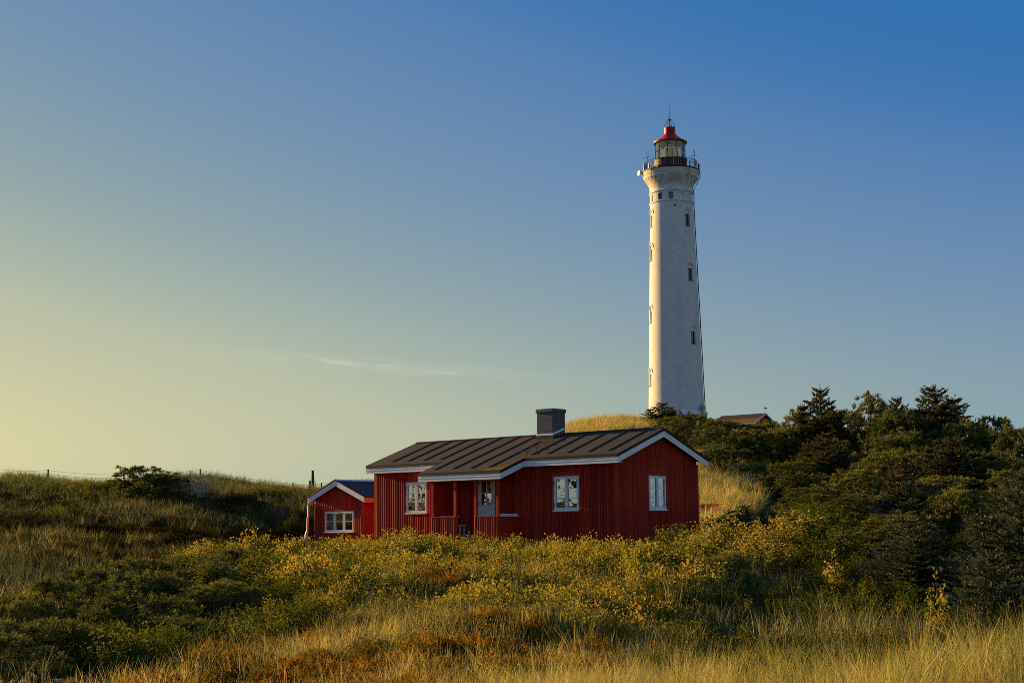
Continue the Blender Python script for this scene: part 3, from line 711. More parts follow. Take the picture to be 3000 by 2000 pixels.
def weld(me_):
    b_ = bmesh.new(); b_.from_mesh(me_); bmesh.ops.remove_doubles(b_, verts=b_.verts, dist=1e-4)
    bmesh.ops.dissolve_degenerate(b_, edges=b_.edges, dist=1e-5); bmesh.ops.recalc_face_normals(b_, faces=b_.faces); b_.to_mesh(me_); b_.free()
weld(shaft.data)
# window recesses are cut out of the shaft
WIN = [(45, 36.85), (46, 30.2), (46, 22.6), (-71, 37.0), (-71, 32.85), (-71, 25.3), (-71, 17.7)]
cut = MB()
def arch(w, h):
    p = [(-w/2, 0), (w/2, 0), (w/2, h-w/2)] + [(w/2*math.cos(a), h-w/2+w/2*math.sin(a)) for a in np.linspace(.3, math.pi-.3, 8)] + [(-w/2, h-w/2)]
    return p
def radial(mb, poly, deg, r0, r1, z):
    d = dirv(deg); s = Vector((-d.y, d.x, 0))
    mb.prism([(d*r0 + s*a + Vector((0, 0, z+b))) for a, b in poly], d*(r1-r0))
for deg, z in WIN:
    radial(cut, arch(.74, 2.0), deg, shaft_r(z)-.30, shaft_r(z)+.5, zz(z)-1.0)
def radial_c(mb, poly, deg, R, r0, r1, z):
    inner, outer = [], []
    for a, b in poly:
        d = dirv(deg+math.degrees(a/R)); inner.append(d*r0+Vector((0, 0, z+b))); outer.append(d*r1+Vector((0, 0, z+b)))
    n = len(poly)
    mb.add(inner+outer, [tuple(range(n-1, -1, -1)), tuple(range(n, 2*n))]+[(i, (i+1) % n, n+(i+1) % n, n+i) for i in range(n)])
NICHE = [(-90, 0), (-60, 0), (-30, 1), (0, 1), (30, 0), (60, 0), (90, 0)]
for deg, dark in NICHE:
    w = .56; radial(cut, [(-w/2, 0), (w/2, 0), (w/2, .83), (-w/2, .83)], deg-1, 2.585-(.30 if dark else .10), 3.0, zz(39.03)+.03)
radial(cut, arch(1.1, 2.3), 58, 3.0, 4.2, zz(11.9))
co = cut.build('recess', None); co.parent = light
weld(co.data); bpy.context.view_layer.update()
bm_ = shaft.modifiers.new('cut', 'BOOLEAN'); bm_.object = co; bm_.operation = 'DIFFERENCE'; bm_.solver = 'EXACT'
dg = bpy.context.evaluated_depsgraph_get()
me = bpy.data.meshes.new_from_object(shaft.evaluated_get(dg))
shaft.modifiers.clear(); shaft.data = me; me.name = 'tower_shaft'
if not me.materials: me.materials.append(LIME)
me.polygons.foreach_set('use_smooth', [True]*len(me.polygons)); me.set_sharp_from_angle(angle=rad(30))
bpy.data.objects.remove(co)
for deg, z in WIN:
    R = shaft_r(z); b = MB()
    radial(b, [(-.30, 0), (.30, 0), (.30, 1.38), (-.30, 1.38)], deg, R-.26, R-.23, zz(z)-.96); w_ = b.build('window' if deg > 0 else 'blind_window', DARKPANE if deg > 0 else LIMEP, light)
    b = MB()
    for p in () if deg < 0 else ([(-.32, 0), (-.26, 0), (-.26, 1.38), (-.32, 1.38)], [(.26, 0), (.32, 0), (.32, 1.38), (.26, 1.38)], [(-.02, .06), (.02, .06), (.02, 1.34), (-.02, 1.34)]): radial(b, p, deg, R-.24, R-.19, zz(z)-.97)
    for q in () if deg < 0 else (0, .45, .9, 1.34): radial(b, [(-.255, q), (-.022, q), (-.022, q+.045), (-.255, q+.045)], deg, R-.235, R-.195, zz(z)-.97); radial(b, [(.022, q), (.255, q), (.255, q+.045), (.022, q+.045)], deg, R-.235, R-.195, zz(z)-.97)
    if deg > 0: b.build('window_frame', IRON, w_)
    b = MB(); radial(b, [(-.369, 1.44)]+[(.369, 1.44), (.369, 1.64)]+[(.365*math.cos(a), 1.64+.35*math.sin(a)) for a in np.linspace(.2, math.pi-.2, 8)]+[(-.369, 1.64)], deg, R-.30, R-.13, zz(z)-1.0); b.build('blind_arch', LIMEP, light)
    b = MB(); radial_c(b, [(-.44, -.09), (-.15, -.09), (.15, -.09), (.44, -.09), (.44, -.005), (.15, -.005), (-.15, -.005), (-.44, -.005)], deg, R, R-.22, R+.07, zz(z)-1.0); b.build('window_sill', IRON, light)
    b = MB(); N_ = 14
    for k in range(N_):
        a0_, a1_ = math.pi*k/N_, math.pi*(k+1)/N_; ri, ro = .60, .70
        radial_c(b, [(ri*math.cos(a0_), 1.58+ri*math.sin(a0_)), (ro*math.cos(a0_), 1.58+ro*math.sin(a0_)), (ro*math.cos(a1_), 1.58+ro*math.sin(a1_)), (ri*math.cos(a1_), 1.58+ri*math.sin(a1_))], deg, R, R-.14, R+.04, zz(z)-1.0)
    b.build('hood_mould', LIMEP, light)
for deg, dark in NICHE:
    if dark:
        b = MB(); radial(b, [(-.27, .04), (.27, .04), (.27, .82), (-.27, .82)], deg-1, 2.27, 2.32, zz(39.04)); w_ = b.build('window', DARKPANE, light)
        b = MB(); radial(b, [(-.28, .03), (-.22, .03), (-.22, .85), (-.28, .85)], deg-1, 2.33, 2.37, zz(39.04)); radial(b, [(.22, .03), (.28, .03), (.28, .85), (.22, .85)], deg-1, 2.33, 2.37, zz(39.04)); b.build('window_frame', IRON, w_)
b = MB(); N_ = 16
for k in range(N_):
    a0_, a1_ = math.pi*k/N_, math.pi*(k+1)/N_
    for ri, ro, rr in ((.58, .68, 3.42), (.84, .92, 3.40)):
        radial(b, [(ri*math.cos(a0_), ri*math.sin(a0_)), (ro*math.cos(a0_), ro*math.sin(a0_)), (ro*math.cos(a1_), ro*math.sin(a1_)), (ri*math.cos(a1_), ri*math.sin(a1_))], 58, rr-.3, rr+.06, zz(13.6))
b.build('hood_mould', LIMEP, light)
# gallery
MB().lathe([(0, zz(42.785)), (3.50, zz(42.785)), (3.52, zz(42.83)), (3.52, zz(42.90)), (0, zz(42.90))], 96).build('gallery_deck', IRON, light, smooth=30)
m = MB()
def ring(mb, r, z, t, n=72):
    pts = [(r*math.cos(2*math.pi*k/n), r*math.sin(2*math.pi*k/n), z) for k in range(n+1)]
    mb.tube(pts, t, 5, cap=False)
RAILR = 3.22
ring(m, RAILR, zz(44.02), .035); m.build('gallery_rail', RUST, light)
m = MB(); ring(m, RAILR, zz(43.05), .025); m.build('gallery_rail', RUST, light)
m = MB(); ring(m, RAILR, zz(43.55), .018); m.build('gallery_rail', RUST, light)
bal = MB().tube([(0, 0, 0), (0, 0, 1.02)], .016, 5).mesh('baluster', RUST)
post = MB().tube([(0, 0, -.08), (0, 0, 1.1)], .032, 6).mesh('railing_post', RUST)
for k in range(96):
    a = 2*math.pi*k/96
    inst('railing_post' if k % 8 == 0 else 'baluster', post if k % 8 == 0 else bal, light, (RAILR*math.cos(a), RAILR*math.sin(a), zz(42.98)))
# lantern
MB().lathe([(0, zz(42.9)), (1.98, zz(42.9)), (1.98, zz(44.26)), (2.04, zz(44.28)), (2.04, zz(44.36)), (0, zz(44.36))], 64).build('lantern_base', IRON, light, smooth=30)
ng = 20
for k in range(ng):
    a, b_ = 2*math.pi*k/ng + .03, 2*math.pi*(k+1)/ng + .03
    for z0, z1 in ((44.37, 45.42), (45.46, 46.52)):
        MB().add([(1.80*math.cos(a), 1.80*math.sin(a), zz(z0)), (1.80*math.cos(b_), 1.80*math.sin(b_), zz(z0)), (1.80*math.cos(b_), 1.80*math.sin(b_), zz(z1)), (1.80*math.cos(a), 1.80*math.sin(a), zz(z1))], [(0, 1, 2, 3)]).build('pane', LGLASS, light)
for k in range(10):
    a = 2*math.pi*k/10 + .03
    MB().tube([(1.83*math.cos(a), 1.83*math.sin(a), zz(44.36)), (1.83*math.cos(a), 1.83*math.sin(a), zz(46.56))], .03, 5).build('glazing_bar', IRON, light)
m = MB(); ring(m, 1.82, zz(45.44), .024, 60); m.build('glazing_bar', IRON, light)
roof_l = MB().lathe([(2.02, zz(46.46)), (2.07, zz(46.50)), (2.08, zz(46.60)), (1.90, zz(46.70)), (1.45, zz(46.98)), (1.05, zz(47.28)), (.74, zz(47.62)), (.70, zz(47.70)), (0, zz(47.74))], 72).build('lantern_roof', LREDM, light, smooth=35)
MB().lathe([(2.015, zz(46.47)), (1.9, zz(46.55)), (1.2, zz(46.62)), (0, zz(46.64))], 48).build('lantern_ceiling', STEEL, light, smooth=35)
MB().lathe([(.73, zz(47.60)), (.73, zz(47.69)), (.67, zz(47.72)), (.67, zz(48.40)), (.70, zz(48.42)), (.70, zz(48.46)), (0, zz(48.46))], 40).build('ventilator_drum', LREDM, light, smooth=35)
m = MB()
for k in range(8):
    a = 2*math.pi*k/8+.2
    m.tube([(.68*math.cos(t)*math.cos(a), .68*math.cos(t)*math.sin(a), zz(48.45)+.92*math.sin(t)) for t in np.linspace(0, 1.5, 9)], .02, 5)
m.build('ventilator_cage', RUST, light)
MB().tube([(0, 0, zz(48.4)), (0, 0, zz(49.6)), (.0, 0, zz(51.4))], [.055, .045, .022], 6).build('lightning_rod', RUST, light)
m = MB()
for k in range(4):
    a = rad(90*k+20); c_ = (.17*math.cos(a), .17*math.sin(a), zz(49.52)); m.lathe([(0, c_[2]-.09), (.07, c_[2]-.05), (.08, c_[2]+.02), (.04, c_[2]+.08), (0, c_[2]+.09)], 8, (c_[0], c_[1]))
    m.tube([(0, 0, zz(49.42)), c_], .02, 5)
m.build('insulator', IRON, light)
# lens: barrel of stepped glass rings held by bronze ribs, on a pedestal
lp = []
for k in range(15):
    t = k/14; z = 44.55+1.75*t; r = 1.02*math.sqrt(max(0.06, 1-((t-.32)/.72)**2))
    lp += [(r, zz(z)), (r*.93, zz(z+.07))]
MB().lathe([(0, zz(44.5))]+lp+[(0, zz(46.42))], 32).build('lens', LENS, light)
m = MB()
for k in range(8):
    a = 2*math.pi*k/8+.15
    m.tube([(1.05*math.sqrt(max(.06, 1-((t-.32)/.72)**2))*math.cos(a), 1.05*math.sqrt(max(.06, 1-((t-.32)/.72)**2))*math.sin(a), zz(44.55+1.8*t)) for t in np.linspace(0, .99, 9)], .035, 5)
m.build('lens_frame', BRONZE, light)
MB().lathe([(0, zz(44.36)), (.8, zz(44.36)), (.7, zz(44.5)), (0, zz(44.5))], 20).build('lens_pedestal', BRONZE, light)
# aerials and boxes on the gallery
def aerial(deg, dipole):
    d = dirv(deg); s = Vector((-d.y, d.x, 0)); b = MB(); p = d*RAILR
    b.tube([p*1.01+Vector((0, 0, zz(42.0 if abs(deg) < 60 else 43.0))), p*1.01+Vector((0, 0, zz(44.25)))], .035, 6)
    b.tube([p*1.01+Vector((0, 0, zz(44.2)))-s*.1, p*1.01+Vector((0, 0, zz(44.42)))+s*0], .025, 5)
    q = p+Vector((0, 0, zz(44.45)))
    b.tube([q-d*.35-s*.45, q+d*.35+s*.55], .02, 5); b.tube([q+s*.2-d*.4, q-s*.35+d*.5], .018, 5)
    for o_ in dipole: b.tube([q+s*o_, q+s*o_+Vector((0, 0, .85))], .02, 5)
    b.build('aerial', IRON, light)
aerial(-58, (-.25, .12)); aerial(62, (-.05, .14))
b = MB()
for deg in (-42, 41):
    p = dirv(deg)*3.48
    b.tube([p+Vector((0, 0, zz(41.85))), p+Vector((0, 0, zz(43.6)))], .032, 6); b.tube([p+Vector((0, 0, zz(41.9))), dirv(deg-12)*3.25+Vector((0, 0, zz(42.1)))], .03, 5)
b.build('bracket_pole', RUST, light)
def panel_aerial(deg, r, z0, z1, mat, w=.16, t=.12):
    b = MB(); radial(b, [(-w, 0), (w, 0), (w, z1-z0), (-w, z1-z0)], deg, r, r+t, zz(z0)); b.build('panel_aerial', mat, light, bevel=.02)
panel_aerial(-80, 3.25, 43.0, 44.0, STEEL); panel_aerial(-76, 3.0, 43.0, 43.9, IRON); panel_aerial(84, 3.34, 42.95, 43.75, IRON, .2, .16); panel_aerial(-62, 2.9, 42.95, 43.8, STEEL, .2, .1); panel_aerial(66, 3.25, 43.2, 43.9, STEEL, .1)
d = dirv(-86); p = d*3.62+Vector((0, 0, zz(42.86)))
dish = MB().lathe([(0, 0), (.30, .0), (.36, .08), (.36, .30), (.34, .32), (0, .36)], 24).build('dish_aerial', STEEL, light, smooth=35)
dish.matrix_basis = Matrix.Translation(p) @ (dirv(-62)).to_track_quat('Z', 'Y').to_matrix().to_4x4()
MB().tube([d*3.3+Vector((0, 0, zz(42.8))), p], .05, 6).build('dish_arm', IRON, light)
# dark pipe down the right-hand side
pts = [dirv(84)*3.55+Vector((0, 0, zz(42.7))), dirv(84)*3.52+Vector((0, 0, zz(42.1))), dirv(86)*3.12+Vector((0, 0, zz(41.3))), dirv(87)*2.72+Vector((0, 0, zz(40.6)))]
pts += [dirv(88)*(shaft_r(z)+(.10 if z < 38.7 else .16))+Vector((0, 0, zz(z))) for z in (39.6, 38.5, 34, 30, 26, 22, 18, 13.8)]
MB().tube(pts, .055, 6).build('downpipe', IRON, light, smooth=40)
# small fixture on the shaft
b = MB(); p = dirv(9)*(shaft_r(38.2)); b.add([], []); radial(b, [(-.14, 0), (.14, 0), (.12, .08), (.04, .17), (-.06, .15)], 9, shaft_r(38.2)-.03, shaft_r(38.2)+.10, zz(38.2)); b.build('wall_bracket', IRON, light)

# ------------------------------------------------------------------ plant builders (numpy)
def unit(a): return a/np.maximum(np.linalg.norm(a, axis=-1, keepdims=True), 1e-9)
def shoots(g, B, D, L, m, spread, nl, w, tint, tv=.15):
    """needle triangles round axes B + D*L; m needles each"""
    n = len(B); t = g.uniform(.05, 1, (n, m, 1))
    rnd = unit(g.normal(size=(n, m, 3))); Dm = np.repeat(D[:, None], m, 1)
    perp = unit(np.cross(Dm, rnd))
    al = g.uniform(spread*.55, spread*1.2, (n, m, 1)); al = al*(1-.45*t)
    nd = Dm*np.cos(al)+perp*np.sin(al)
    base = B[:, None]+Dm*t*L[:, None, None]
    ln = nl*g.uniform(.7, 1.2, (n, m, 1))
    side = unit(np.cross(nd, unit(g.normal(size=(n, m, 3)))))*w*.5
    V = np.stack([base-side, base+side, base+nd*ln], 2).reshape(-1, 3)
    ti = np.repeat(np.clip(tint[:, None]+g.normal(0, tv, (n, m)), 0, 1).reshape(-1), 3)
    return V, ti
def tris(V): return np.arange(len(V)).reshape(-1, 3)
def pine_variant(seed, h, w, lobes, bunches, per, L, m, nl, nw, mat=PINE, flat=.5, lobe=.22, bunch=.10, leaders=5):
    """broad mountain pine: lobed crown of needle tufts on crooked limbs -> (crown mesh, trunk mesh)"""
    g = np.random.default_rng(seed)
    a = g.uniform(0, 2*np.pi, lobes); r = w/2*np.sqrt(g.uniform(0, 1, lobes))*.9
    top = h*(1-flat*(r/(w/2))**2)
    z = np.where(g.uniform(size=lobes) < .55, top*g.uniform(.68, .90, lobes), top*g.uniform(.15, .65, lobes))
    C = np.stack([r*np.cos(a), r*np.sin(a), z], 1); R = w*lobe*g.uniform(.45, 1.2, lobes)
    li = g.choice(lobes, bunches, p=R**2/np.sum(R**2))
    nrm = unit(g.normal(size=(bunches, 3))); nrm[:, 2] = np.where(nrm[:, 2] < -.35, -nrm[:, 2], nrm[:, 2])
    Q = C[li]+nrm*(R[li]*g.uniform(.75, 1.12, bunches))[:, None]*np.array([1, 1, .75])
    keep = Q[:, 2] > .02*h; Q, nrm = Q[keep], nrm[keep]
    qs = g.uniform(.6, 1.3, len(Q))
    for k in range(leaders):                                       # straight candles standing out of the crown
        c = C[g.integers(lobes)]+np.array([0, 0, h*.07]); hh = h*g.uniform(.08, .2)
        n3 = max(2, int(hh/(L*.7)))
        Q = np.concatenate([Q, c+np.linspace(0, 1, n3)[:, None]*np.array([g.normal(0, .1), g.normal(0, .1), 1])*hh]); nrm = np.concatenate([nrm, np.tile([0, 0, 1.], (n3, 1))]); qs = np.concatenate([qs, np.full(n3, .75)])
    o = unit(g.normal(size=(len(Q), per, 3))+nrm[:, None]*.55+np.array([0, 0, .75]))
    B = (Q[:, None]+o*bunch*.35).reshape(-1, 3); D = unit(o+g.normal(0, .15, o.shape)+np.array([0, 0, .15])).reshape(-1, 3)
    Ls = L*np.repeat(qs, per)*g.uniform(.7, 1.25, len(B))
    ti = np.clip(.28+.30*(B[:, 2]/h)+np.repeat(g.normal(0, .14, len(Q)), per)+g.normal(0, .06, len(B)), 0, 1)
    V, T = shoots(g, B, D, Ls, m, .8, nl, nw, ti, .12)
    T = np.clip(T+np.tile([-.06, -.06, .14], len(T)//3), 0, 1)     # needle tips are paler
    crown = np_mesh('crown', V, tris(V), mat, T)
    t = MB()
    for i in range(min(lobes, 14)):
        c = C[i]; k = .5+.2*g.random()
        t.tube([(0.05*c[0], .05*c[1], -.35), (c[0]*.35, c[1]*.35, c[2]*.3), (c[0]*.75+g.normal(0, .05), c[1]*.75, c[2]*k+.1*h), tuple(c+np.array([0, 0, R[i]*.5]))], [.055*h**.5, .04*h**.5, .025*h**.5, .008], 5)
    return crown, t.mesh('trunk', BARK)
def spruce_variant(seed, h, w, whorls, per, m, nl, nw, mat=SPRUCE, cones=0.0, droop=.1, tops=3, tw=.3):
    """ragged dune spruce: one main leader and several lower ones, open whorls of rising branches"""
    g = np.random.default_rng(seed); Bs, Ds, Ls, Ts = [], [], [], []
    t = MB(); stems = [(0., 0., h, w, whorls)]
    for k in range(tops):
        a = g.uniform(0, 2*np.pi); r = w*g.uniform(.14, .30); f = g.uniform(.55, .88)
        stems.append((r*np.cos(a), r*np.sin(a), h*f, w*.62, max(6, int(whorls*f*.85))))
    for sx_, sy_, sh, sw, nw_ in stems:
        t.tube([(sx_*.3, sy_*.3, -.3), (sx_*.8, sy_*.8, sh*.4), (sx_, sy_, sh)], [.05*sh**.6, .03*sh**.6, .006], 5)
        for k in range(nw_):
            f = (k+.6)/nw_; z = sh*(.05+.93*f); ln = sw/2*((1-f)**.8*.92+.10)
            for j in range(per):
                a = g.uniform(0, 2*np.pi); bl = ln*g.uniform(.45, 1.25); up = .30+.75*f-droop+g.normal(0, .12)
                d = unit(np.array([np.cos(a), np.sin(a), up])); b0 = np.array([sx_*(.3+.7*f), sy_*(.3+.7*f), z])
                if bl > .35: t.tube([b0, b0+d*bl*.95], [.014*h**.5, .004], 4, cap=False)
                ns = max(2, int(bl/.14))
                for q in range(ns):
                    s = (q+.8)/ns; p = b0+d*bl*s
                    for sg in (-1, 1):
                        side = np.array([-np.sin(a), np.cos(a), 0])*sg
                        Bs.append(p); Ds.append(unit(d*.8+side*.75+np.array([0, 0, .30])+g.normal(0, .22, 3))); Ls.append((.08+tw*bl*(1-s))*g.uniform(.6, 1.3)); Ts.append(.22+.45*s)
                Bs.append(b0+d*bl*.85); Ds.append(unit(d+np.array([0, 0, .15]))); Ls.append(.22); Ts.append(.75)
        Bs.append(np.array([sx_, sy_, sh-.12])); Ds.append(np.array([0, 0, 1.])); Ls.append(.38); Ts.append(.6)
    B, D, L, T = np.array(Bs), np.array(Ds), np.array(Ls), np.array(Ts)
    T = np.clip(T+g.normal(0, .12, len(T)), 0, 1)
    if cones: T = np.where((g.uniform(size=len(T)) < cones) & (B[:, 2] > h*.55), 1.0, T)
    V, ti = shoots(g, B, D, L, m, .95, nl, nw, T, .1)
    return np_mesh('crown', V, tris(V), mat, ti), t.mesh('trunk', BARK)
def leaves(g, P, Dr, size, tint):
    """folded diamond leaves at P along Dr -> V, F, T"""
    n = len(P); d = unit(Dr); s = unit(np.cross(d, unit(g.normal(size=(n, 3))+np.array([0, 0, .6])))); u = np.cross(s, d)
    l = size*g.uniform(.7, 1.3, (n, 1)); w = l*.36
    V = np.stack([P, P+d*l*.5+s*w+u*l*.12, P+d*l, P+d*l*.5-s*w+u*l*.12], 1).reshape(-1, 3)
    i = np.arange(n)[:, None]*4
    F = np.concatenate([i+np.array([[0, 1, 2]]), i+np.array([[0, 2, 3]])])
    return V, F, np.repeat(tint, 4)
def leafy_variant(seed, h, w, stems, per, size, mat, bias=0.0, hips=0):
    """arching stems set with leaves -> (foliage mesh, stem mesh)"""
    g = np.random.default_rng(seed); P, D, T = [], [], []; st = MB()
    for k in range(stems):
        a = g.uniform(0, 2*np.pi); r = w/2*np.sqrt(g.uniform()); hh = h*(1-.45*(r/(w/2))**2)*g.uniform(.75, 1.08)
        b0 = np.array([.45*r*np.cos(a), .45*r*np.sin(a), -.05]); b2 = np.array([r*np.cos(a), r*np.sin(a), hh]); b1 = (b0+b2)/2+np.array([0, 0, .18*hh])
        if k % 2 == 0: st.tube([b0, b1, b2], [.010, .007, .003], 3, cap=False)
        t = g.uniform(.28, .98, (per, 1)); p = b0*(1-t)**2+2*b1*t*(1-t)+b2*t*t
        d = unit(g.normal(size=(per, 3))+np.array([0, 0, .35])); P.append(p+d*g.uniform(0, .09, (per, 1))); D.append(d)
        T.append(np.clip(.40+bias+.30*(p[:, 2]/h-.5)+g.normal(0, .14)+g.normal(0, .13, per), 0, 1))
    P, D, T = np.concatenate(P), np.concatenate(D), np.concatenate(T)
    V, F, ti = leaves(g, P, D, size, T)
    return np_mesh('foliage', V, F, mat, ti), st.mesh('stem', BARK)
def tuft_variant(seed, blades, h, spread, w, mat, lean=.25, tl=.5, seg=3):
    g = np.random.default_rng(seed); n = blades
    a = g.uniform(0, 2*np.pi, n); r0 = spread*np.sqrt(g.uniform(0, 1, n))
    b = np.stack([r0*np.cos(a), r0*np.sin(a), np.full(n, -.06)], 1)
    out = np.stack([np.cos(a+g.normal(0, .6, n)), np.sin(a+g.normal(0, .6, n)), np.zeros(n)], 1)*g.uniform(.05, .5, (n, 1))+np.array([lean, -.05, 0])*g.uniform(.3, 1.5, (n, 1))
    H = h*g.uniform(.55, 1.15, (n, 1)); side = unit(np.stack([-np.sin(a), np.cos(a), np.zeros(n)], 1)+g.normal(0, .5, (n, 3)))
    rows = []
    for k in range(seg+1):
        t = k/seg; p = b+np.array([0, 0, 1.])*H*(t-.18*t*t*np.linalg.norm(out, axis=1, keepdims=True))+out*H*t**1.9*.9
        ww = w*(1-.92*t**1.5)*.5; rows.append(np.stack([p-side*ww, p+side*ww], 1))
    V = np.stack(rows, 1).reshape(n, -1, 3); q = V.shape[1]
    F = np.concatenate([np.arange(n)[:, None]*q+np.array([[2*k, 2*k+1, 2*k+3, 2*k+2]]) for k in range(seg)])
    T = np.clip(tl+g.normal(0, .22, (n, 1))+np.linspace(-.12, .18, seg+1).repeat(2)[None], 0, 1)
    return np_mesh('tuft', V.reshape(-1, 3), F, mat, T.ravel())
def cushion_variant(seed, r, h, n, mat):
    g = np.random.default_rng(seed); a = g.uniform(0, 2*np.pi, n); rr = r*np.sqrt(g.uniform(0, 1, n))
    z = h*(1-(rr/r)**2)*g.uniform(.5, 1.0, n); B = np.stack([rr*np.cos(a), rr*np.sin(a), z-.04], 1)
    D = unit(np.stack([B[:, 0]*.8, B[:, 1]*.8, np.full(n, .35*r)], 1)+g.normal(0, .1, (n, 3)))
    V, T = shoots(g, B, D, np.full(n, .11), 7, .8, .05, .014, np.clip(.3+.5*z/h+g.normal(0, .15, n), 0, 1))
    return np_mesh('cushion', V, tris(V), mat, T)

# ------------------------------------------------------------------ scattering
def in_poly(x, y, poly):
    ins = np.zeros(len(x), bool); j = len(poly)-1
    for i in range(len(poly)):
        xi, yi = poly[i]; xj, yj = poly[j]
        ins ^= ((yi > y) != (yj > y)) & (x < (xj-xi)*(y-yi)/(yj-yi+1e-12)+xi); j = i
    return ins
def off_house(x, y, pad=.12):
    hx = (x-HC.x)*EX.x+(y-HC.y)*EX.y; hy = (x-HC.x)*EY.x+(y-HC.y)*EY.y
    a = (hx > -HL-pad) & (hx < pad) & (hy > -pad) & (hy < HD+pad)
    b = (hx > -7.2-pad) & (hx < -3.9+pad) & (hy > -1.5-pad) & (hy < 0)
    c = (hx > -18.1-pad) & (hx < -15.15+pad) & (hy > 2.97-pad) & (hy < 6.4)
    return ~(a | b | c) & (np.hypot(x-TC.x, y-TC.y) > 3.7)
def scatter(poly, per_m2, mask=None, seed=0, pad=.12):
    g = np.random.default_rng(seed); P = np.array(poly); lo, hi = P.min(0), P.max(0)
    n = int((hi-lo).prod()*per_m2); x, y = g.uniform(lo[0], hi[0], n), g.uniform(lo[1], hi[1], n)
    k = in_poly(x, y, poly) & off_house(x, y, pad)
    if mask is not None: k &= g.uniform(size=n) < mask(x, y)
    return x[k], y[k]
def variants(name, meshes):
    c = bpy.data.collections.new(name)
    for i, me in enumerate(meshes): c.objects.link(bpy.data.objects.new('%s_%02d' % (name, i), me))
    return c
def stuff(name, label, coll, x, y, s0, s1, tilt=.12, sink=0.0, seed=0, turn=math.pi, kind='stuff', field=None):
    g = np.random.default_rng(seed+77); n = len(x); z = height(x, y)-sink
    me = bpy.data.meshes.new(name); me.vertices.add(n); me.vertices.foreach_set('co', np.stack([x, y, z], 1).astype(np.float32).ravel())
    a = me.attributes.new('turn', 'FLOAT_VECTOR', 'POINT'); a.data.foreach_set('vector', np.stack([g.normal(0, tilt, n), g.normal(0, tilt, n), g.uniform(-turn, turn, n)], 1).astype(np.float32).ravel())
    a = me.attributes.new('size', 'FLOAT_VECTOR', 'POINT'); s = g.uniform(s0, s1, n)*(1 if field is None else field(x, y)); a.data.foreach_set('vector', np.stack([s, s, s*g.uniform(.8, 1.2, n)], 1).astype(np.float32).ravel())
    a = me.attributes.new('pick', 'INT', 'POINT'); a.data.foreach_set('value', g.integers(0, len(coll.objects), n).astype(np.int32))
    o = bpy.data.objects.new(name, me); COL.objects.link(o); tag(o, label, None, None, kind)
    ng = bpy.data.node_groups.new(name, 'GeometryNodeTree')
    ng.interface.new_socket('Geometry', in_out='INPUT', socket_type='NodeSocketGeometry'); ng.interface.new_socket('Geometry', in_out='OUTPUT', socket_type='NodeSocketGeometry')
    A = lambda t: ng.nodes.new(t)
    gi, go, ip, ci = A('NodeGroupInput'), A('NodeGroupOutput'), A('GeometryNodeInstanceOnPoints'), A('GeometryNodeCollectionInfo')
    ci.inputs['Collection'].default_value = coll; ci.inputs['Separate Children'].default_value = True; ci.inputs['Reset Children'].default_value = True
    def attr(nm, ty):
        q = A('GeometryNodeInputNamedAttribute'); q.data_type = ty; q.inputs['Name'].default_value = nm; return q.outputs['Attribute']
    l = ng.links.new
    l(gi.outputs[0], ip.inputs['Points']); l(ci.outputs[0], ip.inputs['Instance']); ip.inputs['Pick Instance'].default_value = True
    l(attr('pick', 'INT'), ip.inputs['Instance Index'])
    e2r = A('FunctionNodeEulerToRotation'); l(attr('turn', 'FLOAT_VECTOR'), e2r.inputs[0]); l(e2r.outputs[0], ip.inputs['Rotation'])
    l(attr('size', 'FLOAT_VECTOR'), ip.inputs['Scale']); l(ip.outputs[0], go.inputs[0])
    md = o.modifiers.new('scatter', 'NODES'); md.node_group = ng
    return o
def noise_mask(sc, lo, hi, seed): return lambda x, y: np.clip((vnoise(x/sc, y/sc, seed)*.7+vnoise(x/sc*2.7, y/sc*2.7, seed+9)*.3-lo)/(hi-lo), 0, 1)

tall = variants('marram_tuft', [tuft_variant(20+i, 42, .82, .17, .0075, GRASS, .42, .40+.05*i) for i in range(5)])
dry = variants('dry_tuft', [tuft_variant(30+i, 26, .50, .20, .0085, GRASS, .45, .50+.08*i) for i in range(4)])
dune = variants('dune_tuft', [tuft_variant(40+i, 34, .72, .26, .020, GRASSD, .30, .32) for i in range(5)])
wisp = variants('hollow_tuft', [tuft_variant(50+i, 30, .70, .22, .012, GRASSD, .25, .38) for i in range(4)])
heath = variants('heath_cushion', [cushion_variant(60+i, .30, .24, 240, HEATH) for i in range(3)])
crow = variants('crowberry_cushion', [cushion_variant(65+i, .42, .26, 300, CROW) for i in range(3)])
rose = variants('rose_clump', sum([list(leafy_variant(70+i, .66, .75, 14, 25, .052, ROSE, -.06+.02*i))[:1] for i in range(8)], []))
roseg = variants('green_rose_clump', sum([list(leafy_variant(80+i, .70, .80, 14, 32, .044, ROSEG, -.04+.08*i))[:1] for i in range(3)], []))

